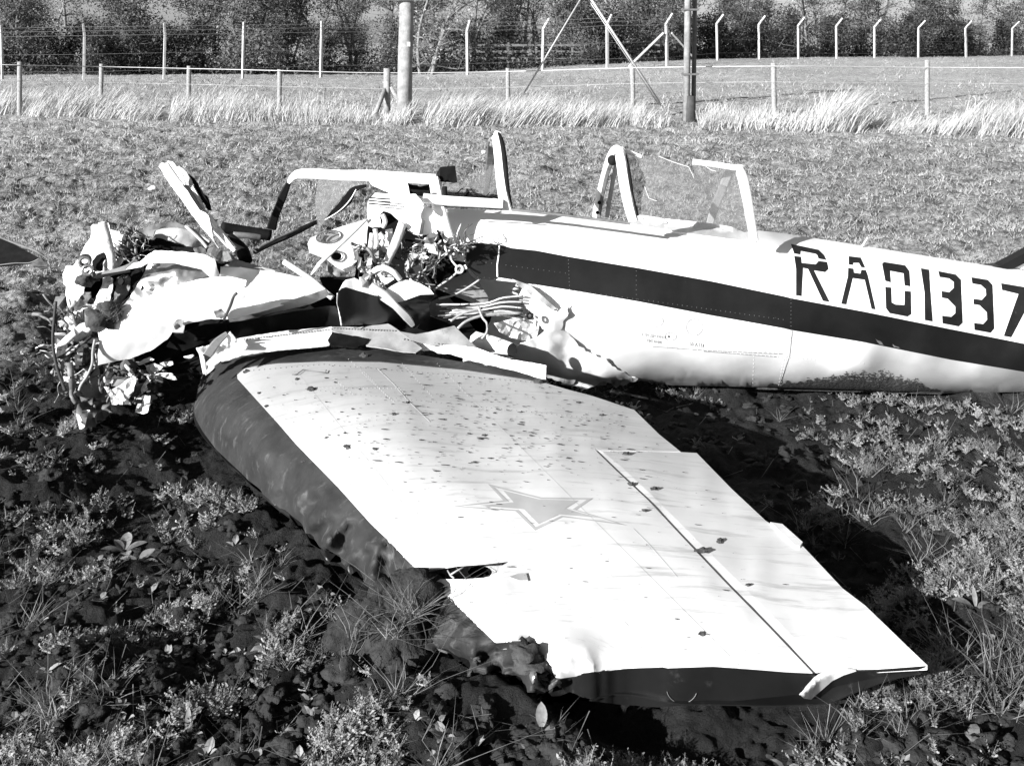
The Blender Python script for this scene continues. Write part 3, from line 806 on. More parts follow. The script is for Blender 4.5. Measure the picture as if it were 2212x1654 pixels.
S_top = C(5, [(0, 870), (60, 850), (150, 850), (250, 860), (330, 883), (500, 900), (720, 942), (1200, 1020), (1700, 1110), (2205, 1215)]) + [(1709, 644), (1866, 673), (2054, 711), (2212, 742), (2330, 765)]
S_bot = C(5, [(100, 1090), (220, 1103), (500, 1135), (800, 1183), (1200, 1250), (1700, 1345), (2205, 1435)]) + [(1709, 713), (1866, 739), (2054, 777), (2212, 803), (2330, 826)]
sill = [(1106, 452), (1200, 461), (1358, 481), (1440, 489), (1560, 506), (1640, 498), (1700, 505), (1800, 521), (1909, 538), (2000, 553), (2130, 573), (2212, 584), (2330, 600)]
upper = C('M', [(1050, 560), (1130, 440), (1140, 340), (1290, 330)]) + [(945, 452), (1000, 452), (1090, 455)] + sill + S_top[::-1] + C('M', [(1750, 810), (1700, 850), (1560, 900), (1500, 830), (1400, 760), (1300, 700), (1200, 690), (1120, 720), (1090, 690)])
o_up = patch('skin_panel', upper, FM, M_white, fbody, 15, .004, label='white upper side skin below the cockpit')
stripe = S_top + S_bot[::-1] + C('M', [(1960, 1310), (1880, 1270), (1760, 1150), (1730, 1000), (1752, 900)])
patch('stripe_panel', stripe, FM, M_stripe, fbody, 12, .004, label='dark painted side stripe')
lower = S_bot[1:] + [(2330, 850), (2212, 846), (2100, 849), (2000, 850), (1900, 846), (1800, 842), (1690, 838), (1560, 834), (1450, 832), (1385, 822)] + \
    C(9, [(1480, 262), (1420, 272), (1380, 300), (1320, 262), (1310, 285), (1190, 290), (1100, 262), (1010, 232), (985, 150), (940, 140)]) + \
    C(5, [(560, 1500), (640, 1452), (690, 1400), (725, 1290), (640, 1310), (560, 1235), (430, 1150), (330, 1100), (240, 1085)])
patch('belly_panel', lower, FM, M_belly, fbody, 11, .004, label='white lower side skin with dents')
# crumpled torn belly edge in front (slightly proud, sagging)
def facet(px, py, s, seed):
    px = np.asarray(px, float); py = np.asarray(py, float)
    return _hash(np.round(px * 3).astype(int), np.round(py * 3).astype(int), np.zeros(px.shape, int), seed) * 2 - 1
def fm_off(off, amp=.012, sc=.03, seed=5, fa=.0):
    g_ = fmap(off)
    def f(px, py):
        P = g_(px, py); n_ = 1 - 2 * np.abs(fbm(np.asarray(px) * sc, np.asarray(py) * sc, None, 3, seed)) + fa * facet(px, py, 1, seed)
        v = C0 - P; v /= np.linalg.norm(v, axis=-1, keepdims=True); return P + v * (n_ * amp)[..., None]
    return f
rag = C(5, [(420, 1150), (600, 1300), (650, 1320), (725, 1270), (715, 1330), (665, 1450), (720, 1470), (790, 1560), (860, 1600), (980, 1650), (1060, 1720), (1200, 1785), (1100, 1830), (960, 1800), (900, 1835), (800, 1850), (640, 1800), (500, 1740),
             (300, 1660), (350, 1560), (500, 1500), (560, 1450), (480, 1350), (390, 1250), (385, 1190)])
patch('torn_skin', rag, fm_off(.022, .012, .017, 5, .05), M_white, fbody, 9, .003, jag=2.6, label='torn white skin curling away at the wing root')
patch('torn_skin', C(5, [(330, 1095), (460, 1140), (640, 1300), (610, 1310), (400, 1160)]), fm_off(.045, .01), M_grey, fbody, 9, .003)
rgm = np.random.default_rng(8); n_ = 5200
mx_ = rgm.uniform(1640, 2030, n_); top_ = np.interp(mx_, [1640, 1700, 1745, 1790, 1820, 1865, 1910, 1955, 1990, 2030], [838, 826, 818, 815, 806, 803, 802, 812, 826, 840]) + 7 * vnoise(mx_ / 9., mx_ * 0, None, 4)
bot_ = np.interp(mx_, [1640, 1700, 1900, 2030], [839, 841, 847, 850]); ft = rgm.beta(1.5, .9, n_); my_ = top_ + (bot_ - top_) * ft; rs_ = rgm.uniform(.9, 2.4, n_) * (.5 + .8 * ft)
aa = np.linspace(0, 6.283, 6, endpoint=False); VX = mx_[:, None] + rs_[:, None] * np.cos(aa) * rgm.uniform(.8, 3.2, (n_, 1)) ; VY = my_[:, None] + rs_[:, None] * np.sin(aa) * .7
P = fmap(.0012)(VX.ravel(), VY.ravel()); Fi = np.arange(n_)[:, None] * 6
tag(link('mud_smear', mesh_from('mud_smear', P, [np.stack([Fi + 0, Fi + 5, Fi + 4, Fi + 3], -1).reshape(-1, 4), np.stack([Fi + 0, Fi + 3, Fi + 2, Fi + 1], -1).reshape(-1, 4)], False), M_mud, fbody), kind='stuff')
patch('mud_smear', C(6, [(1180, 1120), (1225, 1145), (1240, 1170), (1200, 1150)]), fmap(.002), M_dull, fbody, 5, .0006, jag=1); patch('mud_smear', C(6, [(1300, 1158), (1350, 1185), (1310, 1180)]), fmap(.002), M_dull, fbody, 5, .0006, jag=1)
# rivets along the stripe and belly
def rivets(name, lines, mapf, R, m, parent, off=.001):
    pts = []
    for a, b, n_ in lines:
        t = np.linspace(0, 1, n_); pts.append(np.stack([a[0] + (b[0] - a[0]) * t, a[1] + (b[1] - a[1]) * t], 1))
    pts = np.concatenate(pts); P = mapf(pts[:, 0], pts[:, 1]); v = C0 - P; v /= np.linalg.norm(v, axis=1, keepdims=True); P = P + v * off
    bm = bmesh.new(); bmesh.ops.create_icosphere(bm, subdivisions=1, radius=R); V0 = np.array([q.co[:] for q in bm.verts]); F0 = np.array([[q.index for q in f.verts] for f in bm.faces]); bm.free()
    V = (P[:, None] + V0[None]).reshape(-1, 3); Fc = (F0[None] + np.arange(len(P))[:, None, None] * len(V0)).reshape(-1, 3)
    return tag(link(name, mesh_from(name, V, Fc), m, parent), kind='stuff')
L5 = lambda a, b, n_: tuple(C(5, [a, b])) + (n_,)
L6 = lambda a, b, n_: tuple(C(6, [a, b])) + (n_,)
rivets('rivets', [L5((40, 965), (190, 987), 5), L5((290, 1000), (700, 1055), 12), L5((140, 1085), (1200, 1235), 30), L5((720, 965), (728, 1165), 9), L5((1188, 1040), (1188, 1235), 7), L5((1240, 1240), (2200, 1375), 30),
                  L6((600, 850), (600, 1060), 9)], FM, .0019, M_dull, fbody)
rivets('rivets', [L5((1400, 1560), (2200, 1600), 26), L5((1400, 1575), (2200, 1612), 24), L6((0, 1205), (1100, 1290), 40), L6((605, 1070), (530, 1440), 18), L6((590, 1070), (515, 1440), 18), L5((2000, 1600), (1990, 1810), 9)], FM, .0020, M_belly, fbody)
tube_pts = lambda n_, pts, f, off=.003: (lambda q: f(np.array([p[0] for p in q]), np.array([p[1] for p in q])) + np.array([0, -off, 0]))(C(n_, pts))
def seam(name, n_, pts, f, rad, m, parent, off=.001):
    P = tube_pts(n_, densify([p for p in pts], 25, closed=False), f, off); V, Fc = tube_mesh([(P, rad)], 5, False); return link(name, mesh_from(name, V, Fc), m, parent)
seam('seam', 6, [(610, 1065), (590, 1240), (520, 1445)], FM, .0016, M_dull, fbody, 0)
seam('seam', 5, [(1300, 1560), (1700, 1590), (2205, 1612)], FM, .0014, M_dull, fbody, 0)
seam('seam', 6, [(0, 1208), (500, 1245)], FM, .0014, M_dull, fbody, 0)
seam('cracked_paint', 5, [(245, 865), (240, 930), (230, 1000), (232, 1080)], FM, .004, M_white, fbody, .002)
# access covers
def ring(name, n_, c, rx, ry, f, rad, m, parent, a0=0, a1=6.283):
    pts = [(c[0] + rx * math.cos(a), c[1] + ry * math.sin(a)) for a in np.linspace(a0, a1, 26)]
    P = tube_pts(n_, pts, f, .0005); V, Fc = tube_mesh([(P, rad)], 4, False); return link(name, mesh_from(name, V, Fc), m, parent)
ring('access_cover', 5, (1590, 1427), 57, 57, FM, .0013, M_dull, fbody)
ring('access_cover', 5, (1310, 1385), 64, 42, FM, .0014, M_dull, fbody, -1.5, 1.9)
ring('filler_ring', 5, (1425, 1492), 40, 27, FM, .0012, M_dull, fbody)
patch('filler_hole', C(5, [(1412 + 7 * math.cos(a), 1492 + 7 * math.sin(a)) for a in np.linspace(0, 6.28, 10)[:-1]]), fmap(.002), M_black, fbody, 4, .001, interior=False)
# lettering
LET = {
 'R': [[(600, 468), (790, 508), (828, 545), (843, 578), (790, 568), (782, 545), (770, 535), (665, 515), (663, 540), (622, 533)],
       [(622, 550), (668, 556), (672, 598), (770, 608), (790, 585), (848, 592), (858, 640), (835, 662), (757, 650), (866, 868), (820, 860), (718, 640), (682, 632), (672, 828), (635, 822), (635, 640)]],
 'A': [[(998, 552), (1080, 562), (1110, 630), (1085, 628), (1068, 598), (1028, 598), (1026, 612), (998, 610)],
       [(994, 632), (1030, 638), (1032, 665), (1078, 672), (1085, 645), (1115, 648), (1130, 690), (1182, 920), (1155, 915), (1108, 715), (1025, 703), (980, 885), (946, 880), (992, 690)]],
 '0': [[(1240, 592), (1385, 615), (1415, 655), (1422, 760), (1383, 753), (1376, 670), (1282, 652), (1287, 732), (1250, 722), (1228, 605)],
       [(1250, 762), (1290, 768), (1293, 870), (1320, 885), (1382, 888), (1384, 790), (1425, 795), (1428, 950), (1400, 968), (1280, 945), (1255, 910)]],
 '1': [[(1495, 635), (1550, 645), (1575, 1002), (1523, 993), (1520, 800)]],
 '3': [[(1615, 655), (1735, 678), (1770, 715), (1782, 1010), (1755, 1036), (1645, 1015), (1642, 962), (1705, 970), (1733, 945), (1733, 900), (1680, 845), (1640, 838), (1638, 792), (1690, 800), (1722, 770), (1722, 730), (1690, 705), (1625, 695)]],
 '3b': [[(1843, 697), (1955, 715), (1988, 750), (2000, 1050), (1975, 1080), (1865, 1060), (1862, 1012), (1925, 1020), (1952, 990), (1950, 940), (1900, 890), (1858, 883), (1858, 845), (1915, 853), (1945, 820), (1942, 780), (1910, 750), (1850, 740)]],
 '7': [[(2048, 738), (2270, 775), (2270, 820), (2118, 1112), (2066, 1102), (2168, 812), (2055, 785)]]}
for k_, ps in LET.items():
    for p in ps: patch('letter' if k_ in 'RA' else 'numeral', C(6, p), fmap(.0022), M_letter, fbody, 9, .001)
def stencil(txt, n_, x0, y0, size, slope, name, italic=0):
    cu = bpy.data.curves.new(name, 'FONT'); cu.body = txt; cu.size = 1; cu.resolution_u = 2
    o = bpy.data.objects.new(name, cu); COL.objects.link(o); bpy.context.view_layer.update()
    me = bpy.data.meshes.new_from_object(o.evaluated_get(bpy.context.evaluated_depsgraph_get())); COL.objects.unlink(o); bpy.data.objects.remove(o)
    co = np.empty(len(me.vertices) * 3, np.float32); me.vertices.foreach_get('co', co); co = co.reshape(-1, 3).astype(float)
    X = x0 + co[:, 0] * size * .82 ; Y = y0 - co[:, 1] * size + co[:, 0] * size * slope
    q = np.array(C(n_, np.stack([X, Y], 1))); P = fmap(.0015)(q[:, 0], q[:, 1])
    me.vertices.foreach_set('co', P.astype(np.float32).ravel()); me.update()
    return link(name, me, M_dull, fbody)
stencil('50 АТМ', 5, 1553, 1553, 36, .13, 'stencil_lettering')
stencil('АЭРОДРОМНОЕ', 5, 1222, 1486, 27, .11, 'stencil_lettering')
stencil('ПИТАНИЕ', 5, 1260, 1528, 27, .11, 'stencil_lettering')

# hidden far half and tail end, so the body is whole from elsewhere
def shell(x0, x1, nx, a0, a1, na, shrink, zcap=None, name='far_skin', m=M_white):
    xs = np.linspace(x0, x1, nx); an = np.linspace(a0, a1, na); V = []
    for x in xs:
        yc, wd, zt, zb = [float(q) for q in fus(np.array(x))]; zc = zb + .56 * (zt - zb)
        for a in an:
            c, s = math.cos(a), math.sin(a); e = 2 / (2.3 if s > 0 else 1.85); hh = (zt - zc) if s > 0 else (zc - zb)
            Y = yc + (wd - shrink) * math.copysign(abs(c) ** e, c); Z = zc + (hh - shrink) * math.copysign(abs(s) ** e, s)
            if zcap and Z > zcap(x): Z = zcap(x)
            V.append((x, Y, Z))
    idx = np.arange(nx * na).reshape(nx, na); q = np.stack([idx[:-1, :-1], idx[:-1, 1:], idx[1:, 1:], idx[1:, :-1]], -1).reshape(-1, 4)
    o = link(name, mesh_from(name, np.array(V), q), m, fbody)
    md = o.modifiers.new('s', 'SOLIDIFY'); md.thickness = .006; return o
capz = lambda x: np.interp(x, [-.6, 1.0, 1.3, 1.5], [.74, .70, .70, 2])
shell(-.25, 2.8, 26, -math.pi / 2 + .15, math.pi / 2, 22, .012, capz, 'far_skin')
shell(2.66, 5.2, 14, 0, 2 * math.pi, 40, .012, None, 'tail_cone')
# tail: dark dorsal fillet, fin and tailplane continuing past the frame
def xz_prism(name, pts, y, t, m):
    n_ = len(pts); V = [(p[0], y - t, p[1]) for p in pts] + [(p[0], y + t, p[1]) for p in pts]
    me = bpy.data.meshes.new(name); me.from_pydata(V, [], [list(range(n_))[::-1], list(range(n_, 2 * n_))] + [[i, (i + 1) % n_, n_ + (i + 1) % n_, n_ + i] for i in range(n_)])
    bm = bmesh.new(); bm.from_mesh(me); bmesh.ops.recalc_face_normals(bm, faces=bm.faces); bm.to_mesh(me); bm.free()
    return link(name, me, m, fbody)
Yf = 5.46
q = lambda px, py: tuple(atY(np.array([px]), np.array([py]), np.array([Yf]))[0][[0, 2]])
xz_prism('fin', [q(2150, 573), q(2212, 566), q(2330, 500), (3.6, 1.15), (4.1, 1.9), (4.9, 1.95), (5.1, .4), (3.0, .5)], 5.46, .025, M_white)
xz_prism('fin_fillet', [q(2112, 572), q(2150, 570), q(2212, 537), q(2330, 450), q(2330, 494), q(2212, 559), q(2180, 575), q(2145, 579)], 5.44, .035, M_stripe)
tube('aerial', C(6, [(1085, 490, 5.35), (1130, 423, 5.35)]), .004, M_white, plane, 1)

# ------------------------------------------------------------------ canopy
can = empty('canopy', (1.0, 5.2, .9)); can.parent = plane; reg(can, Matrix.Translation((1.0, 5.2, .9)))
can.matrix_parent_inverse = _plane_off.inverted(); fbody.matrix_parent_inverse = _plane_off.inverted()
Yn, Ym, Yfar = 4.93, 5.25, 5.6
# rear hood: front arch
bar('arch', C(5, [(1168, 700, Yn), (1130, 560, Yn), (1100, 390, Yn + .05), (1085, 290, Yn + .12), (1070, 225, Ym - .12), (1052, 212, Ym)]), [.045, .05, .05, .045], .03, M_white, can, label='near leg of the front arch')
bar('arch', C(5, [(1060, 212, Ym), (1030, 218, Ym + .06), (1000, 270, Ym + .16), (965, 380, Yfar - .12), (935, 500, Yfar - .04), (900, 672, Yfar)]), [.035, .035, .03, .03], .03, M_white, can, label='far leg of the front arch')
tube('seal', C(5, [(1195, 660, Yn + .01), (1160, 520, Yn + .02), (1140, 370, Yn + .06), (1112, 240, Ym - .1)]), .008, M_black, can)
bar('arch_lining', C(5, [(985, 672, Yfar + .05), (1005, 540, Yfar), (1030, 400, Yfar - .1), (1058, 260, Ym + .12)]), .022, .02, M_grey, can)
bar('arch_lining', C(5, [(930, 672, Yfar), (950, 540, Yfar - .04), (985, 380, Yfar - .14), (1015, 300, Ym + .12)]), .02, .02, M_dull, can)
for p in ((920, 638), (933, 570), (947, 500), (960, 428), (975, 365)):
    c_ = C(5, [p])[0]; P = atY(np.array([c_[0]]), np.array([c_[1]]), np.array([Yfar - .03]))[0]; V, Fc = lump(.011, 3, 1, .1, 1); link('bolt', mesh_from('bolt', V + P, Fc), M_black, can)
c_ = C(5, [(1025, 278)])[0]; P = atY(np.array([c_[0]]), np.array([c_[1]]), np.array([Ym - .02]))[0]; V, Fc = lump(.026, 3, 2, .05, 1); link('latch_knob', mesh_from('latch_knob', V + P, Fc), M_black, can)
# rear arch
bar('arch', C(5, [(2000, 832, Yn + .02), (1960, 600, Yn + .04), (1925, 420, Yn + .1), (1895, 340, Ym - .14), (1868, 330, Ym - .02)]), [.04, .045, .045, .03], .025, M_white, can, label='near leg of the rear arch')
bar('arch', C(5, [(1870, 333, Ym), (1830, 360, Ym + .1), (1780, 480, Yfar - .12), (1730, 600, Yfar - .04), (1695, 715, Yfar)]), [.03, .045, .045, .04], .015, M_grey, can, label='far leg of the rear arch seen through the perspex')
bar('rail', C(5, [(1580, 290, Ym), (1720, 306, Ym), (1870, 330, Ym - .02)]), .028, .015, M_white, can, 3)
bar('rail', C(5, [(1080, 210, Ym), (1160, 232, Ym), (1222, 258, Ym)]), .022, .012, M_white, can, 3)
patch('rail', C(5, [(1135, 712), (1150, 650), (1200, 650), (1380, 680), (1700, 712), (1840, 735), (1950, 782), (1965, 770), (2008, 838), (1960, 836), (1500, 775)]), fmap(.012), M_white, can, 10, .01, label='white base rail of the hood')
def curved(Ya, k_, x0, y0, y1):   # perspex rises and curves over
    def f(px, py):
        t = np.clip((y0 - np.asarray(py)) / (y0 - y1), 0, 1); return atY(px, py, Ya + k_ * t ** 2.2 + .006 * vnoise(np.asarray(px) * .02, np.asarray(py) * .02, None, 4))
    return f
patch('perspex', C(5, [(1195, 655), (1155, 480), (1112, 218), (1220, 258), (1340, 248), (1430, 285), (1550, 325), (1575, 370), (1590, 400), (1578, 292), (1870, 335), (1905, 345), (1925, 460), (1950, 600), (1960, 775), (1830, 735), (1700, 712), (1380, 680)]),
      curved(Yn + .015, .3, 0, 500, 330), M_glass, can, 12, .003, label='cracked clear perspex of the rear hood')
for pts in ([(1245, 460), (1275, 540), (1330, 560)], [(1180, 445), (1245, 412)], [(1340, 250), (1440, 290), (1550, 325), (1585, 400)], [(1640, 300), (1700, 345), (1740, 355)], [(1115, 222), (1222, 262)]):
    q = C(5, pts); P = curved(Yn + .01, .3, 0, 500, 330)(np.array([a[0] for a in q]), np.array([a[1] for a in q])); V, Fc = tube_mesh([(P, .0009)], 4, False); link('crack', mesh_from('crack', V, Fc), M_white, can)
# front arch on its own
bar('arch', C(5, [(300, 630, Yn), (270, 520, Yn), (250, 380, Yn + .06), (232, 200, Yn + .16), (215, 110, Ym - .06), (205, 95, Ym)]), [.05, .045, .04, .04], .03, M_white, can, label='near leg of the lone middle arch')
tube('seal', C(5, [(322, 612, Yn + .02), (298, 460, Yn + .03), (280, 260, Yn + .12), (255, 130, Ym - .08), (225, 92, Ym)]), [.011, .012, .010], M_black, can)
bar('arch', C(5, [(205, 100, Ym), (190, 150, Ym + .05), (182, 260, Yfar - .14), (165, 400, Yfar - .05), (148, 515, Yfar)]), [.03, .04, .04, .02], .02, M_dull, can, label='dirty far leg of the middle arch')
for i in range(7):
    P = zpt(*C(5, [(175 + i * 5 - (i % 2) * 9, 100 + i * 14)])[0][:2], Ym - .02); V, Fc = lump(.012, i, 1, .4, 1); link('clip', mesh_from('clip', V + np.array(P), Fc), M_dull, can)
patch('perspex', C(4, [(1310, 330), (1290, 230), (1385, 215), (1440, 230), (1600, 120), (1640, 0), (1670, 20), (1700, 330)]), lambda x, y: atY(x, y, 5.5 + .01 * vnoise(x * .02, y * .02)), M_glass, can, 14, .003, jag=1)
# windscreen frame thrown forwards
bar('windscreen_frame', C(4, [(222, 215, 5.3), (260, 170, 5.28), (310, 152, 5.27), (400, 150, 5.26), (560, 160, 5.25), (740, 163, 5.24), (850, 165, 5.22), (1000, 175, 5.2), (1235, 190, 5.16)]), [.02, .045, .05, .05, .055, .05, .05], .025, M_white, can, label='white windscreen top bar bent forwards')
bar('windscreen_frame', C(4, [(1225, 172, 5.15), (1240, 260, 5.05), (1262, 380, 4.93), (1300, 520, 4.87), (1335, 612, 4.85)]), [.05, .055, .055, .05], .025, M_white, can, label='white windscreen post running down the side')
bar('windscreen_frame', C(4, [(225, 215, 5.31), (195, 280, 5.35), (160, 370, 5.4), (125, 460, 5.45), (105, 535, 5.5)]), [.022, .04, .04, .05], .02, M_stripe, can, label='dark far foot of the windscreen frame')
patch('perspex', C(4, [(428, 190), (740, 203), (800, 225), (745, 225), (670, 252), (600, 300), (520, 400), (432, 540), (418, 450), (405, 335)]), lambda x, y: atY(x, y, 5.24 + (y - 390) * -.0006), M_glass, can, 12, .004, label='broken pointed piece of windscreen')
bar('trim_strip', C(4, [(470, 465, 5.2), (560, 400, 5.21), (630, 330, 5.22), (672, 262, 5.22), (760, 232, 5.22)]), [.006, .035, .05, .03, .012], .006, M_dark, can)
tube('trim_edge', C(4, [(475, 468, 5.19), (570, 410, 5.2), (645, 335, 5.21), (690, 258, 5.21)]), .0025, M_white, can)
patch('sun_blind', C(4, [(1268, 108), (1372, 98), (1385, 212), (1268, 206)]), lambda x, y: atY(x, y, 5.2), M_dark, can, 12, .02, label='small dark panel behind the windscreen')
patch('sun_blind', C(4, [(1232, 168), (1268, 108), (1290, 180), (1268, 190)]), lambda x, y: atY(x, y, 5.22 - (x - 940) * .001), M_black, can, 12, .01)

# ------------------------------------------------------------------ generic crumpled sheet
def sheet(Y0, ax=0, ay=0, amp=.02, sc=.02, seed=1, ref=None, bulge=0, br=60, crease=.5, fa=0):
    def f(px, py):
        px = np.asarray(px, float); py = np.asarray(py, float)
        cx, cy = ref if ref else (px.mean(), py.mean())
        n_ = fbm(px * sc, py * sc, None, 3, seed); cr = 1 - 2 * np.abs(vnoise(px * sc * .8 + 5, py * sc * .8 + 9, None, seed + 3))
        Y = Y0 + ax * (px - cx) / 100 + ay * (py - cy) / 100 + amp * (n_ * (1 - crease) + cr * crease) + fa * facet(px, py, 1, seed)
        if bulge: Y = Y - bulge * (1 - np.minimum(((px - cx) ** 2 + (py - cy) ** 2) / br ** 2, 1.6))
        return atY(px, py, Y)
    return f
nose = empty('crushed_nose', (-1.5, 4.8, 0)); nose.parent = plane; nose.matrix_parent_inverse = _plane_off.inverted(); reg(nose, Matrix.Translation((-1.5, 4.8, 0)))
# dark mass behind everything in the nose
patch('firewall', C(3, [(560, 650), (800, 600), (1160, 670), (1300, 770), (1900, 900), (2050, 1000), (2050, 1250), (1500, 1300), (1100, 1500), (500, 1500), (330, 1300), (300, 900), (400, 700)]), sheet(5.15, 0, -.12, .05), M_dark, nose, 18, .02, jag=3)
# white lower cowling: a rounded shell
cowl = C(3, [(395, 1190), (470, 1170), (540, 1165), (560, 1075), (650, 1025), (800, 968), (930, 922), (1080, 880), (1200, 865), (1290, 860), (1400, 900), (1420, 1000), (1340, 1060), (1290, 1130), (1295, 1152),
             (1180, 1150), (1060, 1172), (1000, 1190), (985, 1245), (915, 1242), (922, 1215), (935, 1200), (880, 1290), (760, 1370), (620, 1425), (480, 1450), (400, 1470), (395, 1400), (410, 1300)])
def cowlmap(px, py):
    # axis runs from lower left to upper right; surface bulges towards us and turns under at the bottom
    t = (py - (805 - (px - 210) * .46)) / 75.0     # 0 at lower edge
    t = np.clip(-t / 2.6, 0, 1)
    Y = 4.46 + .17 * np.clip(.42 - t, 0, 1) ** 1.6 * 1.6 + .34 * np.clip(t - .3, 0, 1) ** 1.5 + .004 * fbm(px * .02, py * .02, None, 2, 9) + .006 * np.maximum(0, 1 - 6 * np.abs(vnoise(px * .012 + 3, py * .02, None, 12)))
    return atY(px, py, Y)
patch('cowling', cowl, cowlmap, M_white, nose, 11, .004, jag=.8, label='white lower engine cowling')
# crumpled grey skin with bright dents above it
def dentmap(px, py):
    Y = 4.83 - .0016 * (py - 600) * -1 * 0 + .0011 * (620 - py)
    cx, cy = C(3, [(960, 870)])[0]
    r2 = ((px - cx) / 55) ** 2 + ((py - cy) / 26) ** 2
    Y = Y - .06 * np.exp(-r2) + .018 * np.sin((px * .35 + py * .9) * .17) * np.exp(-r2 * .7) + .01 * fbm(px * .05, py * .05, None, 3, 4)
    return atY(px, py, Y)
patch('dented_skin', C(3, [(560, 1072), (620, 1000), (680, 900), (720, 830), (745, 762), (900, 762), (1060, 792), (1150, 820), (1200, 860), (1080, 886), (930, 930), (800, 975), (650, 1030)]), dentmap, M_metal, nose, 7, .003, label='buckled shiny skin with deep dents')
patch('cowl_lip', C(3, [(590, 812), (640, 768), (690, 755), (735, 715), (790, 678), (1000, 688), (1130, 705), (1205, 742), (1220, 800), (1243, 868), (1185, 908), (1170, 860), (1120, 812), (1050, 790), (900, 762), (745, 764), (700, 790)]), sheet(4.76, 0, -.1, .015, .03, 4, bulge=.05, br=90), M_white, nose, 9, .006, jag=.6, label='bent white cowling lip')
tube('lip_edge', C(3, [(655, 1030, 4.72), (800, 972, 4.72), (930, 925, 4.72), (1080, 882, 4.73), (1180, 850, 4.74)]), .004, M_cabled, nose)
# right hand skin with long folds
def skinmap(px, py):
    t = (py - np.interp(px, [450, 700], [600, 640])) / 60.
    return atY(px, py, 4.88 - .10 * np.clip(t + .3, -1, 1.6) + .05 * np.clip(t - .5, 0, 2) + .016 * np.sin(px * .045 + py * .11) + .01 * fbm(px * .03, py * .04, None, 3, 6))
patch('side_skin', C(3, [(1190, 900), (1240, 865), (1245, 790), (1380, 795), (1640, 830), (1880, 880), (1960, 945), (1900, 985), (1700, 1050), (1480, 1110), (1300, 1155), (1280, 1130), (1340, 1060), (1380, 1000), (1300, 900)]), skinmap, M_white, nose, 9, .004, label='creased white nose skin')
patch('side_skin', C(3, [(1300, 1155), (1480, 1100), (1700, 1035), (1880, 975), (1965, 945), (1995, 990), (1860, 1050), (1620, 1105), (1400, 1160), (1310, 1178)]), sheet(4.80, 0, .35, .012, .03, 8), M_grey, nose, 9, .004, label='folded grey skin edge')
patch('side_skin', C(3, [(1240, 762), (1310, 735), (1320, 715), (1380, 750), (1530, 790), (1625, 820), (1600, 832), (1640, 838), (1380, 800), (1250, 795)]), sheet(4.98, 0, -.2, .02, .03, 11), M_grey, nose, 8, .005, jag=.6)
# dark stripe continued below
patch('stripe_panel', C(3, [(1295, 1178), (1400, 1165), (1700, 1110), (1990, 1062), (2035, 1065), (2060, 1100), (2072, 1196), (1900, 1205), (1600, 1240), (1370, 1278), (1330, 1262), (1300, 1232), (1240, 1262), (1060, 1300), (1075, 1220), (1150, 1190)]), sheet(4.84, .0, .12, .02, .025, 3), M_stripe, nose, 11, .004, label='dark stripe on the crushed nose side')
patch('stripe_panel', C(3, [(1060, 1215), (1140, 1190), (1290, 1180), (1300, 1232), (1240, 1262), (1060, 1345), (980, 1372), (870, 1340), (930, 1250), (1000, 1240)]), sheet(4.86, .0, .2, .03, .03, 13), M_dark, nose, 12, .004)
# dark rounded hump and its rim behind
patch('torn_skin', C(3, [(780, 590), (800, 540), (850, 525), (950, 522), (1040, 545), (1100, 600), (1110, 640), (1160, 655), (1060, 665), (990, 640), (900, 610)]), sheet(5.15, 0, -.2, .03, .03, 6, bulge=.12, br=70), M_grey, nose, 9, .005, label='rounded grey skin with slots')
patch('torn_skin', C(3, [(660, 560), (740, 515), (780, 500), (840, 490), (930, 482), (1000, 508), (1060, 540), (1180, 620), (1160, 640), (1080, 590), (960, 520), (840, 520), (790, 545), (780, 590), (700, 570)]), sheet(5.22, 0, -.2, .03, .03, 16), M_dull, nose, 9, .005, jag=1)
patch('torn_skin', C(3, [(690, 740), (740, 650), (800, 590), (920, 620), (1000, 650), (1180, 662), (1300, 700), (1310, 760), (1240, 790), (1205, 742), (1130, 705), (1000, 688), (790, 676), (735, 715)]), sheet(4.98, 0, -.2, .03, .03, 26), M_dark, nose, 10, .005, jag=1)
tube('hose', C(3, [(1005, 512, 5.1), (1060, 560, 5.05), (1120, 620, 5.0), (1150, 660, 4.95)]), .008, M_cable, nose)
tube('hose', C(3, [(1015, 508, 5.1), (1080, 555, 5.08), (1170, 620, 5.0)]), .006, M_cable, nose)
# upright bent blade
bl = empty('bent_blade', (-1.25, 4.95, .5)); bl.parent = plane; bl.matrix_parent_inverse = _plane_off.inverted(); reg(bl, Matrix.Translation((-1.25, 4.95, .5)))
patch('sheet', C(3, [(818, 100), (838, 75), (868, 82), (880, 62), (915, 68), (940, 105), (980, 150), (1000, 225), (985, 232), (1060, 330), (1120, 400), (1160, 440), (1180, 520), (1192, 600), (1230, 660), (1150, 560), (1110, 520), (1000, 365), (900, 230)]), sheet(4.98, -.10, -.12, .018, .03, 2), M_crush, bl, 8, .006, jag=.8, label='muddy white outer face of the blade')
patch('sheet', C(3, [(1010, 230), (1050, 232), (1090, 300), (1140, 400), (1180, 440), (1260, 560), (1345, 672), (1330, 690), (1290, 660), (1200, 560), (1160, 440), (1100, 390)]), sheet(4.95, -.10, -.1, .012, .04, 3), M_crush, bl, 8, .008, label='inner rib of the blade')
patch('sheet', C(3, [(940, 105), (960, 95), (1010, 140), (1050, 210), (1060, 232), (1005, 225), (985, 150)]), sheet(5.03, -.10, -.1, .015, .05, 5), M_grey, bl, 7, .005, jag=1)
patch('edge', C(3, [(1015, 150), (1040, 165), (1080, 210), (1120, 285), (1145, 300), (1165, 350), (1182, 405), (1160, 400), (1100, 320), (1050, 250)]), sheet(5.08, -.10, -.1, .01, .05, 7), M_dark, bl, 7, .008, jag=1.2)
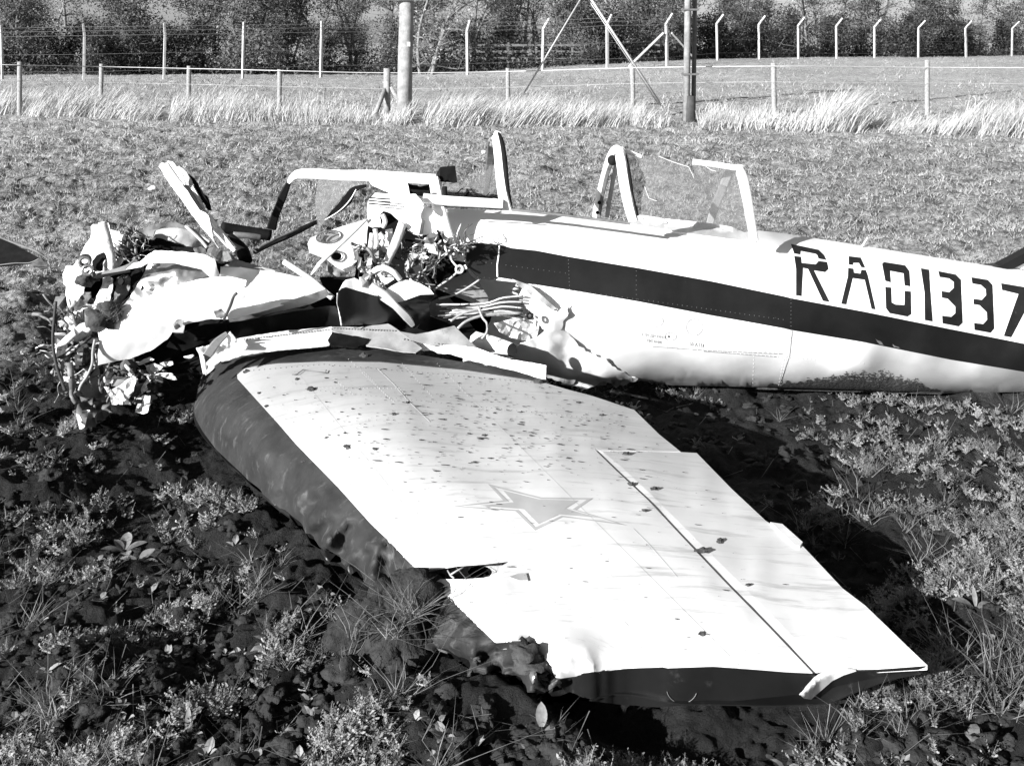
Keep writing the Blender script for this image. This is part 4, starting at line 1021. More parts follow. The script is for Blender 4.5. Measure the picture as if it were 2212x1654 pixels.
patch('slot', C(3, [(998, 232), (1025, 236), (1080, 330), (1140, 420), (1100, 400), (1040, 310)]), sheet(4.965, -.10, -.1, .004, .04, 7), M_black, bl, 8, .004)
tube('rib', C(3, [(1150, 430, 4.93), (1220, 520, 4.93), (1300, 620, 4.93), (1340, 668, 4.93)]), .012, M_white, bl)
tube('rib', C(3, [(870, 75, 4.95), (950, 190, 4.96), (985, 232, 4.96)]), .009, M_white, bl)
patch('root_fitting', C(3, [(1060, 660), (1110, 650), (1140, 670), (1180, 655), (1300, 690), (1320, 740), (1250, 770), (1190, 740), (1120, 700), (1080, 700)]), sheet(4.9, 0, -.2, .03, .06, 9, fa=.005), M_dull, bl, 7, .01, jag=1.2, smooth=False)
# engine heap at the far left
eng = empty('engine_wreckage', (-1.95, 4.75, 0)); eng.parent = plane; eng.matrix_parent_inverse = _plane_off.inverted(); reg(eng, Matrix.Translation((-1.95, 4.75, 0)))
patch('crushed_panel', C('N', [(700, 150), (730, 110), (800, 115), (850, 170), (880, 90), (940, 95), (965, 190), (1090, 210), (1110, 260), (1170, 260), (1180, 330), (1120, 450), (1180, 560), (1050, 740), (900, 760), (830, 800), (720, 790), (640, 830), (620, 960), (600, 1060), (460, 1240), (400, 1290), (370, 1180), (350, 1080), (360, 960), (320, 930), (315, 800), (355, 690), (455, 690), (540, 570), (610, 430), (690, 300), (715, 210)]),
      sheet(4.93, -.10, -.12, .022, .02, 21, fa=.003), M_crush, eng, 9, .004, jag=1, label='crumpled muddy plate')
patch('crushed_panel', C('N', [(870, 850), (960, 830), (1000, 860), (1000, 1000), (960, 1180), (880, 1290), (800, 1290), (780, 1480), (730, 1380), (730, 1250), (790, 1080), (850, 960)]), sheet(4.84, -.10, -.1, .02, .04, 22, bulge=.05, br=40, fa=.005), M_crush, eng, 6, .005, jag=.8, smooth=False)
patch('crushed_panel', C('N', [(1060, 860), (1140, 810), (1230, 810), (1250, 860), (1240, 980), (1200, 1080), (1090, 1200), (1040, 1250), (1020, 1080), (1060, 960)]), sheet(4.88, -.10, -.1, .04, .05, 24, fa=.005), M_dull, eng, 6, .005, jag=.8, smooth=False)
patch('crushed_panel', C('N', [(1240, 720), (1470, 690), (1540, 660), (1560, 1020), (1300, 1160), (1110, 1240), (1240, 1000)]), sheet(4.86, -.10, -.1, .04, .04, 27, fa=.005), M_dark, eng, 7, .005, jag=.8, smooth=False)
patch('dirty_cone', C('N', [(600, 1060), (690, 1060), (700, 1120), (620, 1230), (540, 1300), (420, 1330), (340, 1520), (320, 1460), (400, 1290), (480, 1220)]), sheet(4.7, -.10, .3, .03, .06, 33, fa=.005), M_dull, eng, 6, .006, jag=.8, smooth=False)
tube('push_rod_tube', [(x, y, 4.84) for x, y in C('N', [(860, 80), (900, 230), (950, 440), (990, 620), (985, 740)])], [.020, .021, .018], M_crush, eng)
tube('push_rod_tube', [(x, y, 4.86) for x, y in C('N', [(900, 90), (950, 260), (1000, 480), (1020, 620)])], .009, M_dull, eng)
bar('strap', [(x, y, 4.79) for x, y in C('N', [(700, 830), (800, 820), (950, 790), (1100, 750), (1240, 690), (1330, 600)])], [.022, .028, .028, .02], .012, M_dull, eng)
bar('strap', [(x, y, 4.77) for x, y in C('N', [(740, 845), (900, 815), (1060, 790), (1240, 760)])], .012, .012, M_black, eng)
def torus_at(px, py, Y, R, r_, m, parent, name, tilt=(1, 0, 0)):
    P = np.array(zpt(px, py, Y)); n_ = np.array(tilt, float); n_ /= np.linalg.norm(n_); u_ = np.cross(n_, [0, 0, 1.]); u_ /= np.linalg.norm(u_); w_ = np.cross(n_, u_)
    pts = [P + R * (math.cos(a) * u_ + math.sin(a) * w_) for a in np.linspace(0, 6.283, 22)]
    V, Fc = tube_mesh([(pts, r_)], 7, False); return link(name, mesh_from(name, V, Fc), m, parent)
cxy = lambda t, x, y: C(t, [(x, y)])[0]
torus_at(*cxy('N', 620, 610), 4.8, .022, .008, M_cabled, eng, 'cylinder_fin', (.4, -1, .2)); torus_at(*cxy('N', 615, 640), 4.78, .022, .007, M_dull, eng, 'cylinder_fin', (.4, -1, .4))
torus_at(*cxy('N', 650, 745), 4.76, .02, .007, M_metal, eng, 'pipe_ring', (.3, -1, .1))
patch('opening', C('N', [(720, 620), (780, 540), (870, 500), (900, 560), (850, 640), (845, 750), (750, 770), (715, 700)]), sheet(4.86, -.10, -.1, .01, .05, 5), M_dark, eng, 6, .01, jag=.5)
patch('opening', C('N', [(1080, 870), (1130, 840), (1150, 900), (1120, 950), (1075, 930)]), sheet(4.71, -.10, -.1, .01, .05, 5), M_black, eng, 6, .01)
rr = random.Random(11)
def junk(parent, poly, n_, Y0, Y1, lr, rr_, mats, seed, curl=14, down=0):
    r_ = random.Random(seed); xs = [p[0] for p in poly]; ys = [p[1] for p in poly]; k_ = 0
    while k_ < n_:
        x = r_.uniform(min(xs), max(xs)); y = r_.uniform(min(ys), max(ys))
        if not pip(np.array([x]), np.array([y]), poly)[0]: continue
        Y = r_.uniform(Y0, Y1); L = r_.uniform(*lr); a = r_.uniform(0, 6.28); pts = [(x, y, Y)]
        for i in range(3):
            a += r_.uniform(-.7, .7); pts.append((pts[-1][0] + math.cos(a) * L / 3, pts[-1][1] + math.sin(a) * L / 3 + down, Y + r_.uniform(-.05, .05)))
        if rr_[1] < .008 or r_.random() < .72: tube('cable' if r_.random() < .6 else 'pipe', pts, rr_[0] + (rr_[1] - rr_[0]) * r_.random() ** 2, r_.choice(mats), parent, 4, 5)
        else:
            P = np.array(zpt(x, y, Y)); a_, b2, c_ = [r_.uniform(.004, .028) for _ in range(3)]; V, Fc = box_arr((-a_, -b2, -c_), (a_, b2, c_)); V = V * (1 + np.array([[r_.uniform(-.35, .35) for _ in range(3)] for _ in range(8)]))
            M3 = np.array(Matrix.Rotation(r_.uniform(0, 6), 3, 'X') @ Matrix.Rotation(r_.uniform(0, 6), 3, 'Z')); link('fitting', mesh_from('fitting', V @ M3.T + P, Fc, False), r_.choice(mats), parent)
        k_ += 1
junk(eng, C('N', [(1100, 260), (1300, 240), (1600, 270), (1480, 460), (1300, 600), (1180, 660), (1060, 620)]), 60, 4.86, 5.0, (14, 40), (.0015, .007), [M_cable, M_cabled, M_dull, M_metal], 3)
junk(eng, C('N', [(200, 1180), (330, 1250), (640, 1240), (740, 1400), (780, 1654), (700, 1900), (300, 2000), (220, 1700)]), 80, 4.72, 4.95, (16, 60), (.0015, .011), [M_cable, M_cabled, M_dull, M_crush, M_mud], 4)
junk(eng, C('D', [(80, 250), (600, 150), (640, 480), (560, 640), (300, 700), (120, 620)]), 80, 4.6, 4.8, (16, 60), (.0015, .010), [M_cable, M_cabled, M_dull, M_crush, M_mud], 5, down=2)
junk(eng, C('D', [(640, 450), (1100, 400), (1450, 520), (1400, 800), (1100, 860), (760, 800)]), 60, 4.55, 4.75, (12, 40), (.0015, .008), [M_cabled, M_dull, M_crush, M_mud], 6)
tube('exhaust_pipe', [(x, y, 4.75) for x, y in C('N', [(520, 1560), (640, 1520), (760, 1500), (830, 1440)])], .02, M_crush, eng)
tube('exhaust_pipe', [(x, y, 4.65) for x, y in C(3, [(105, 1375), (160, 1320), (220, 1265), (250, 1240)])], .017, M_crush, eng)
tube('exhaust_pipe', [(x, y, 4.7) for x, y in C(3, [(240, 1280), (300, 1240), (380, 1180)])], .022, M_crush, eng)
tube('dark_hose', [(x, y, 4.5) for x, y in C(7, [(385, 590), (375, 700), (365, 820), (370, 930), (395, 1050), (430, 1150), (450, 1200)])], .007, M_cabled, eng)
tube('pale_hose', [(x, y, 4.45) for x, y in C(7, [(655, 850), (640, 930), (635, 1020), (600, 1100), (560, 1160), (545, 1200)])], .006, M_cable, eng)
for i, (a, b_, c2) in enumerate([([(600, 640), (620, 760)], 4.6, .02), ([(480, 1010), (500, 1190)], 4.5, .014), ([(430, 1000), (430, 1100)], 4.52, .006), ([(760, 1010), (700, 1120)], 4.6, .005), ([(910, 970), (915, 1040)], 4.6, .003)]):
    tube('strut', [(x, y, b_) for x, y in C(7, a)], c2, M_dull, eng, 1)
tube('bent_spike', [(484, 690, 4.45), (497, 662, 4.43), (505, 640, 4.42), (512, 633, 4.42)], .006, M_cabled, nose, 3)
patch('torn_lip', [(462, 672), (478, 668), (486, 676), (480, 688), (466, 684)], sheet(4.45, 0, 0, .02, .08, 3), M_dull, nose, 5, .003, jag=1)
patch('torn_lip', [(372, 700), (384, 690), (396, 692), (392, 706), (380, 712)], sheet(4.47, 0, 0, .02, .08, 4), M_grey, nose, 5, .003, jag=1)
patch('gap_backing', [(165, 600), (205, 525), (300, 505), (345, 560), (330, 700), (340, 860), (250, 900), (190, 875), (150, 800), (148, 700)], sheet(5.02, 0, .02, .05, .03, 5), M_dark, eng, 14, .02, jag=4)  # near-black sheet: shade in the gaps of the heap, painted on
def finned(p0, p1, Y0, Y1, R, m, parent, n_=11):
    a = np.array(zpt(p0[0], p0[1], Y0)); b = np.array(zpt(p1[0], p1[1], Y1)); pts = []; rad = []
    for i in range(n_ * 4):
        t = i / (n_ * 4 - 1); pts.append(a + (b - a) * t); rad.append(R * (1 if i % 4 in (0, 1) else .78))
    V, Fc = tube_mesh([(pts, rad)], 14); V = V + .006 * np.stack([vnoise(V[:, 0] * 25, V[:, 1] * 25, V[:, 2] * 25, 3 + k) for k in range(3)], 1)
    return link('engine_cylinder', mesh_from('engine_cylinder', V, Fc, False), m, parent)
finned((150, 800), (215, 735), 4.72, 4.85, .045, M_dull, eng); finned((250, 560), (300, 500), 4.92, 4.98, .05, M_dull, eng); finned((215, 830), (275, 812), 4.74, 4.8, .04, M_dull, eng, 8); finned((150, 700), (195, 665), 4.78, 4.86, .04, M_crush, eng, 8)
# turf rammed into the cowling
def turf_lump(px, py, Y, R, parent, seed, name='turf_clump', flat=.8):
    P = np.array(zpt(px, py, Y)); V, Fc = lump(R, seed, 3, .7, flat); return link(name, mesh_from(name, V + P, Fc), M_mud, parent)
turf_lump(*C(3, [(450, 1130)])[0], 4.5, .07, eng, 4); turf_lump(*C(3, [(500, 1100)])[0], 4.5, .055, eng, 9); turf_lump(*C(3, [(420, 1160)])[0], 4.49, .04, eng, 12)
turf_lump(*C(3, [(330, 870)])[0], 4.8, .035, eng, 14)
r_ = np.random.default_rng(9); n_ = 160
pp = np.array(C(3, [(r_.uniform(400, 545), r_.uniform(1085, 1180)) for _ in range(n_)])); P = atY(pp[:, 0], pp[:, 1], 4.46 + r_.uniform(-.02, .03, n_))
V, Fc = blades_at(P, r_.uniform(.02, .06, n_), np.full(n_, .002), r_.normal(0, 1, (n_, 2)), r_.normal(0, .4, (n_, 2)), r_, 1)
tag(link('rootlets', mesh_from('rootlets', V, Fc), M_straw, eng), kind='stuff')
# small torn pieces under the nose
for i, (pl, mm, Y0) in enumerate([
    (C('D', [(1230, 480), (1330, 440), (1440, 490), (1400, 540), (1290, 595), (1240, 530)]), M_crush, 4.62), (C('D', [(1310, 590), (1480, 560), (1560, 580), (1620, 650), (1560, 650), (1420, 610)]), M_crush, 4.55),
    (C('D', [(1115, 440), (1280, 365), (1330, 400), (1200, 450), (1140, 470)]), M_crush, 4.6), (C('D', [(1400, 430), (1560, 420), (1570, 460), (1480, 490), (1430, 500)]), M_crush, 4.62),
    (C('D', [(1000, 560), (1050, 545), (1050, 620), (1010, 600)]), M_white, 4.6), (C('D', [(1700, 360), (1820, 335), (1835, 350), (1790, 380), (1720, 375)]), M_white, 4.6),
    (C('D', [(1580, 60), (1640, 40), (1660, 0), (1710, 0), (1700, 65), (1600, 68)]), M_white, 4.66), (C('D', [(700, 740), (740, 740), (900, 940), (860, 965), (800, 960), (780, 860)]), M_crush, 4.5),
    (C('D', [(780, 780), (880, 740), (1000, 640), (1100, 620), (1110, 660), (1060, 830), (1000, 900), (1040, 960), (900, 960), (850, 880)]), M_crush, 4.52),
    (C('D', [(1140, 830), (1180, 740), (1240, 650), (1290, 660), (1230, 720), (1250, 770), (1180, 830)]), M_crush, 4.52), (C('D', [(190, 610), (270, 615), (270, 690), (210, 670)]), M_crush, 4.5)]):
    patch('torn_piece', pl, sheet(Y0, -.10, .15, .02, .06, 30 + i, fa=.005), mm, eng, 6, .003, jag=.6, smooth=False)

# ------------------------------------------------------------------ opened cockpit side
cok = empty('exposed_cockpit', (-.45, 5.0, .3)); cok.parent = plane; cok.matrix_parent_inverse = _plane_off.inverted(); reg(cok, Matrix.Translation((-.45, 5.0, .3)))
patch('shade_backing', C('M', [(370, 500), (620, 380), (720, 400), (1000, 640), (1120, 730), (1500, 800), (1700, 900), (1760, 1300), (2100, 1750), (1900, 2300), (1300, 2000), (700, 1800), (200, 1400), (230, 1000), (370, 850)]), sheet(5.42, 0, 0, .04), M_dark, cok, 18, .02)  # backing sheet, deep cockpit shade put into its near-black colour
patch('floor_panel', C(4, [(440, 860), (700, 860), (1000, 900), (1300, 960), (1650, 1400), (1300, 1330), (700, 1230), (540, 1100)]), sheet(5.2, 0, -.35, .03), M_dark, cok, 18, .01)
# instrument panel thrown forward
el = lambda n_, cx, cy, rx, ry, rot=0, k_=22: C(n_, [(cx + rx * math.cos(a) * math.cos(rot) - ry * math.sin(a) * math.sin(rot), cy + rx * math.cos(a) * math.sin(rot) + ry * math.sin(a) * math.cos(rot)) for a in np.linspace(0, 6.283, k_, endpoint=False)])
ipm = sheet(4.95, .10, -.10, .006, .02, 2)
patch('instrument_panel', C(4, [(362, 625), (378, 590), (430, 568), (600, 510), (760, 462), (772, 500), (765, 560), (760, 650), (700, 660), (690, 790), (640, 830), (560, 790), (500, 740), (440, 715), (375, 690)]), ipm, M_white, cok, 9, .012, holes=(el(4, 500, 583, 84, 36, -.18), el(4, 557, 716, 38, 30)), label='white instrument panel with round holes')
def on(mapf, off):
    def f(x, y):
        P = mapf(x, y); v = C0 - P; v /= np.linalg.norm(v, axis=-1, keepdims=True); return P + v * off
    return f
ref_ = C(4, [(580, 640)])[0][:2]
patch('instrument', el(4, 522, 590, 62, 30, -.18), sheet(4.975, .10, -.10, .0, .02, 2, ref=ref_), M_grey, cok, 9, .01)
patch('instrument', el(4, 557, 716, 36, 28), sheet(5.0, .10, -.10, .0, .02, 2, ref=ref_), M_black, cok, 9, .01)
for cx_, cy_, rx_, ry_ in ((500, 583, 88, 39), (557, 716, 42, 34)):
    pts = [(x, y, 4.945 + .001 * (x - ref_[0]) - .001 * (y - ref_[1])) for x, y in el(4, cx_, cy_, rx_, ry_, -.18 if cx_ == 500 else 0)]; pts.append(pts[0]); tube('bezel', pts, .003, M_dull, cok, 1, 5)
patch('flap_hinge', C(4, [(490, 750), (520, 790), (600, 800), (640, 830), (610, 860), (540, 860), (495, 820)]), sheet(4.97, 0, 0, .03, .05, 8, bulge=.04, br=30), M_dull, cok, 7, .01)
# white coaming block and torn plates over the cockpit
patch('coaming', C(4, [(775, 330), (820, 283), (930, 290), (1050, 310), (1150, 350), (1155, 380), (1130, 430), (1140, 470), (1120, 575), (1060, 540), (1010, 490), (930, 420), (880, 405), (850, 430), (860, 480), (855, 515), (800, 520), (770, 505), (765, 390)]), sheet(4.9, 0, -.12, .02, .025, 12), M_white, cok, 9, .006, jag=.6, label='torn white coaming plates')
patch('coaming', C(4, [(935, 290), (800, 230), (780, 205), (870, 200), (1040, 208), (1060, 290), (1100, 290), (1155, 360), (1140, 400), (1060, 350)]), sheet(4.86, 0, -.12, .025, .03, 13), M_white, cok, 9, .005, jag=.6)
patch('coaming', C('M', [(1120, 470), (1145, 330), (1250, 330), (1330, 360), (1420, 700), (1330, 700), (1200, 690), (1120, 715), (1090, 690), (1090, 640)]), sheet(4.93, 0, -.1, .01, .02, 17), M_white, cok, 9, .005)
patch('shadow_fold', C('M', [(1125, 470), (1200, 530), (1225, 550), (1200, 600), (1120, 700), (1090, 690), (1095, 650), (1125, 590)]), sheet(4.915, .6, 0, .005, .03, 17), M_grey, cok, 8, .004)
for y_ in (322, 342, 362): tube('rail_groove', C(4, [(775, y_ - 8, 4.87), (860, y_, 4.87), (925, y_ + 4, 4.87)]), .0035, M_black, cok, 3, 5)
bar('sill_rail', C(4, [(1150, 318, 4.9), (1300, 335, 4.9), (1500, 348, 4.9), (1700, 360, 4.9)]), .045, .04, M_white, cok, 3, label='white near cockpit rail')
tube('rail_groove', C(4, [(1300, 378, 4.872), (1500, 385, 4.872), (1700, 395, 4.872)]), .003, M_black, cok, 3, 5)
bar('far_rail', C(4, [(1050, 265, 5.55), (1300, 290, 5.6), (1500, 310, 5.6), (1720, 330, 5.6)]), .045, .03, M_dark, cok, 3)
tube('bracket', C(4, [(1300, 240, 4.93), (1300, 300, 4.93), (1300, 375, 4.92)]), .012, M_black, cok)
patch('torn_piece', C(4, [(1045, 215), (1130, 240), (1210, 220), (1220, 300), (1120, 300), (1080, 280)]), sheet(5.3, 0, 0, .03, .04, 5, fa=.005), M_dark, cok, 9, .004, jag=1, smooth=False)
junk(cok, C(4, [(1320, 290), (1500, 260), (1650, 320), (1500, 330), (1330, 310)]), 12, 5.3, 5.5, (8, 26), (.002, .007), [M_dark, M_dull], 8)
# near sill line
bar('sill', [(1106, 453, 4.92), (1200, 463, 4.92), (1290, 474, 4.92), (1362, 483, 4.92)], .012, .03, M_dull, cok, 3)
# tubes, levers and looms
tube('control_rod', C(4, [(1010, 490, 4.85), (960, 630, 4.85), (880, 800, 4.8)]), [.020, .021, .016], M_crush, cok)
tube('control_rod', C(4, [(1020, 545, 4.87), (950, 690, 4.86), (890, 800, 4.82)]), .010, M_dull, cok)
tube('control_rod', C('M', [(380, 480, 4.86), (200, 660, 4.84), (0, 850, 4.82), (-330, 1160, 4.80)]), .006, M_cable, cok)
bar('control_rod', C(4, [(500, 715, 4.82), (440, 770, 4.8), (378, 848, 4.78)]), [.012, .022, .006], .006, M_crush, cok)
tube('frame_tube', C(3, [(1680, 755, 4.8), (1780, 820, 4.78), (1880, 890, 4.76), (1960, 960, 4.74), (2015, 1005, 4.73)]), .013, M_crush, cok)
tube('control_handle', C(4, [(815, 820, 4.72), (840, 805, 4.7), (890, 800, 4.7), (950, 830, 4.7), (990, 875, 4.72)]), .013, M_white, cok)
for a in ([(820, 530), (830, 600), (825, 680)], [(760, 700), (770, 780), (775, 870)], [(800, 560), (790, 640), (780, 690)], [(870, 430), (890, 480), (870, 520)], [(850, 560), (880, 600), (860, 650)]):
    tube('control_rod', [(x, y, 4.86) for x, y in C(4, a)], .011, M_crush, cok)
patch('box', C(4, [(840, 610), (905, 580), (925, 690), (860, 690), (835, 680)]), sheet(4.95, 0, 0, .01), M_white, cok, 9, .05, label='white box inside the cockpit')
patch('box', C(4, [(890, 540), (935, 532), (940, 610), (905, 615)]), sheet(4.93, 0, 0, .01), M_crush, cok, 9, .03)
junk(cok, C(4, [(690, 650), (850, 640), (860, 860), (700, 800)]), 70, 4.78, 4.95, (10, 44), (.0015, .010), [M_cable, M_crush, M_dull, M_dull, M_cabled, M_dark, M_cabled], 21)
junk(cok, C(4, [(700, 850), (900, 840), (880, 930), (850, 940), (760, 900)]), 36, 4.74, 4.82, (10, 30), (.002, .009), [M_cable, M_crush, M_metal, M_dull], 22)
junk(cok, C(4, [(1140, 590), (1330, 600), (1330, 640), (1240, 720), (1050, 860), (1080, 700)]), 130, 4.8, 5.0, (12, 46), (.0015, .008), [M_cable, M_crush, M_dull, M_dull, M_cabled, M_dark, M_cabled], 23)
junk(cok, C(4, [(1040, 880), (1300, 700), (1440, 590), (1440, 640), (1300, 720), (1150, 830), (1060, 900)]), 60, 4.78, 4.86, (16, 50), (.0015, .007), [M_cable, M_crush, M_dull, M_cabled], 24)
junk(cok, C(4, [(1100, 760), (1280, 740), (1270, 900), (1150, 880)]), 14, 4.95, 5.2, (10, 30), (.002, .006), [M_cable, M_dull], 25)
junk(cok, C(4, [(870, 720), (1050, 620), (1060, 700), (1000, 850), (900, 840)]), 14, 5.0, 5.2, (10, 34), (.002, .006), [M_cable, M_dull, M_cabled], 26)
bar('bundled_loom', C(4, [(1330, 690, 4.86), (1400, 650, 4.86), (1470, 610, 4.87)]), .03, .02, M_crush, cok)
patch('gusset', C(4, [(1320, 690), (1380, 690), (1445, 665), (1450, 720), (1440, 755), (1330, 740)]), sheet(4.93, 0, 0, .02, .06, 4, fa=.005), M_crush, cok, 7, .004, jag=.8, smooth=False)
# grey inner skins to the right with pulleys
patch('inner_skin', C(4, [(1315, 745), (1400, 755), (1450, 790), (1450, 830), (1380, 860), (1290, 880), (1300, 800)]), sheet(5.02, .1, 0, .01, .03, 41), M_dark, cok, 9, .004)
patch('inner_skin', C(4, [(1290, 880), (1390, 845), (1450, 800), (1480, 850), (1540, 900), (1600, 1000), (1600, 1045), (1500, 1040), (1350, 980), (1250, 940)]), sheet(4.98, .1, -.25, .015, .02, 42), M_grey, cok, 9, .004, label='grey cockpit floor skin')
torus_at(*cxy(4, 1402, 808), 4.86, .016, .006, M_crush, cok, 'pulley', (.2, -1, .1))
for a in ([(1400, 815), (1340, 870), (1280, 910), (1225, 950)], [(1540, 880), (1450, 940), (1350, 990), (1260, 1010)]): tube('pull_rod', [(x, y, 4.86) for x, y in C(4, a)], .005, M_cable, cok)
bar('pulley_arm', C(4, [(1402, 812, 4.87), (1450, 790, 4.87)]), .02, .006, M_crush, cok, 1)
for k_ in range(13):      # fan of control cables
    y0 = 1000 + k_ * 10 + (k_ % 3) * 6; x0 = 1240 + (k_ * 37) % 160
    tube('cable', C(4, [(x0, 1050 + k_ * 8 + (k_ % 4) * 6, 4.8 - k_ * .004), (1560, 1045 + k_ * 7, 4.8), (1700, y0 + 5, 4.8), (1840, y0 - 8 + k_ * 4, 4.82)]), .0024 if k_ % 3 else .004, [M_crush, M_cabled, M_cable][k_ % 3], cok, 4, 5)
tube('cable', C(4, [(1390, 1215, 4.7), (1460, 1160, 4.72), (1600, 1120, 4.75), (1830, 1110, 4.78)]), .0065, M_cable, cok); tube('cable', C(4, [(1340, 1165, 4.72), (1430, 1110, 4.74), (1560, 1075, 4.76)]), .006, M_cable, cok)
tube('cable', C(4, [(1555, 1285, 4.7), (1590, 1240, 4.7), (1590, 1180, 4.7), (1560, 1140, 4.72), (1530, 1060, 4.74)]), .005, M_cable, cok)
patch('torn_piece', C(4, [(1640, 1180), (1740, 1160), (1840, 1130), (1900, 1110), (1950, 1210), (1930, 1290), (1860, 1300), (1760, 1280), (1680, 1240)]), sheet(4.84, .1, .1, .02, .03, 44, fa=.005), M_white, cok, 8, .004, jag=.5, smooth=False)
torus_at(*cxy(4, 1885, 1128), 4.78, .012, .005, M_black, cok, 'grommet', (.2, -1, .1))
# fuel pipe stub
tube('pipe_stub', C(4, [(1520, 1310, 4.9), (1640, 1330, 4.82), (1760, 1365, 4.72)]), [.05, .04, .032], M_white, cok)
patch('pipe_mouth', el(4, 1764, 1366, 34, 48, .2), sheet(4.675, 0, 0, 0), M_black, cok, 6, .004)
# ------------------------------------------------------------------ big folded skin
fold = [((C(4, [(570, 962), (590, 945), (622, 936), (700, 960), (800, 990), (862, 1000), (940, 1056), (1010, 1090), (1048, 1150), (1120, 1130), (1125, 1190), (1090, 1215), (930, 1190), (750, 1190), (592, 1196), (585, 1150), (560, 1050)])), M_stripe, 4.70, .25, 51, .05),
        ((C(4, [(570, 962), (600, 905), (620, 885), (680, 872), (720, 890), (780, 920), (835, 940), (870, 1000), (800, 985), (700, 960), (622, 936)])), M_white, 4.74, .1, 52, .02),
        ((C(4, [(870, 968), (930, 925), (1010, 882), (1070, 885), (1130, 905), (1200, 945), (1230, 985), (1130, 990), (1060, 1015), (950, 1056), (900, 1030), (862, 1000)])), M_white, 4.70, -.1, 53, .03),
        ((C(4, [(950, 1056), (1060, 1015), (1130, 990), (1230, 985), (1192, 1060), (1200, 1130), (1290, 1165), (1375, 1200), (1240, 1232), (1180, 1240), (1110, 1215), (1125, 1190), (1120, 1130), (1048, 1150), (1010, 1090)])), M_stripe, 4.72, .25, 54, .04)]
for pl, mm, Y0, ay, sd, am in fold: patch('folded_skin', pl, sheet(Y0, .05, ay, am, .022, sd, crease=.8), mm, cok, 9, .004)
bar('fold_ridge', C(4, [(790, 915, 4.66), (880, 990, 4.64), (960, 1060, 4.62), (1040, 1140, 4.62), (1085, 1200, 4.64)]), [.03, .045, .03, .035, .02], .02, M_grey, cok)
tube('torn_edge', C(4, [(568, 1060, 4.66), (578, 1120, 4.66), (590, 1195, 4.68)]), .004, M_crush, cok)
tube('torn_edge', C(4, [(562, 970, 4.66), (560, 1040, 4.66), (575, 1100, 4.68)]), .0035, M_metal, cok)
patch('root_skin', C(4, [(1190, 1240), (1365, 1196), (1420, 1250), (1520, 1345), (1400, 1330), (1200, 1330), (1060, 1290), (985, 1235), (1100, 1255)]), sheet(4.66, .05, -.15, .015, .02, 61), M_grey, cok, 9, .004, label='grey wing root skin')
# ------------------------------------------------------------------ near wing
wing = empty('wing', (-.3, 3.8, 0)); wing.parent = plane; wing.matrix_parent_inverse = _plane_off.inverted(); reg(wing, Matrix.Translation((-.3, 3.8, 0)))
ctl = [(432, 830, .15), (418, 885, .10), (438, 930, .085), (520, 1020, .07), (600, 1095, .06), (665, 1160, .05), (770, 1240, .05), (890, 1370, .04), (970, 1440, .03), (1120, 1490, .03), (1200, 1500, .04),
       (470, 870, .225), (560, 985, .19), (690, 1120, .15), (800, 1210, .13), (960, 1370, .10), (1090, 1450, .08),
       (512, 815, .275), (640, 960, .245), (800, 1130, .20), (905, 1235, .178), (1030, 1350, .155), (1075, 1385, .145), (1205, 1465, .118),
       (480, 775, .28), (560, 757, .32), (700, 752, .35), (900, 770, .355), (1080, 795, .34), (1180, 815, .325), (1280, 850, .31), (1370, 885, .29),
       (800, 900, .345), (950, 1050, .30), (1150, 1250, .22), (1350, 1400, .155), (1290, 975, .305), (1500, 1190, .235), (1760, 1455, .14),
       (1470, 978, .275), (1655, 1125, .235), (1870, 1310, .185), (2000, 1437, .15), (1300, 1450, .13), (1440, 1443, .145), (1640, 1450, .142)]
WZ = TPS(ctl, 2e-3)
LEl = np.array([(432, 800), (418, 885), (438, 930), (520, 1020), (600, 1095), (665, 1160), (770, 1240), (890, 1370), (970, 1440), (1120, 1490), (1210, 1505)], float)
PBl = np.array([(505, 790), (512, 815), (640, 960), (800, 1130), (905, 1235), (1030, 1350), (1075, 1385), (1230, 1480)], float)
def distpoly(px, py, L):
    d = np.full(np.shape(px), 1e9)
    for a, b in zip(L[:-1], L[1:]):
        ab = b - a; t = np.clip(((px - a[0]) * ab[0] + (py - a[1]) * ab[1]) / (ab @ ab), 0, 1); d = np.minimum(d, np.hypot(px - a[0] - ab[0] * t, py - a[1] - ab[1] * t))
    return d
def wz(px, py):
    px = np.asarray(px, float); py = np.asarray(py, float)
    z = WZ(px, py)
    d = distpoly(px, py, LEl); along = (px * .75 + py * .66)
    s = np.exp(-(d / 75) ** 2)
    amp = .006 + .034 * smoothstep(along, 1080, 1340)
    n_ = (1 - 2.2 * np.abs(vnoise(along / 58, d / 60, None, 31))) + .6 * vnoise(along / 22, d / 24, None, 32)
    z = z + s * amp * n_ + .0035 * vnoise(px / 130, py / 90, None, 33) + .0016 * vnoise(px / 40, py / 60, None, 34)
    # sharp buckles in the nose skin (picture positions of the creases)
    for (x0, y0, x1, y1, dp, wd_) in ((655, 1100, 668, 1160, .016, 10), (730, 1160, 775, 1240, .009, 14), (835, 1175, 880, 1240, .014, 7), (900, 1250, 905, 1330, .02, 14), (1150, 1395, 1180, 1485, .03, 9), (1120, 1385, 1150, 1480, -.02, 12), (690, 1075, 660, 1110, .015, 8), (930, 1370, 1000, 1440, .02, 22)):
        dd = distpoly(px, py, np.array([(x0, y0), (x1, y1)], float)); z = z - dp * np.exp(-(dd / wd_) ** 2)
    # long soft waves of the top skin
    z = z + .006 * np.sin((px * .8 - py * .5) / 70.) * smoothstep(d, 60, 160)
    return z
def wmap(off=0.):
    def f(px, py): return atZ(px, py, wz(px, py) + off)
    return f
WM = wmap()
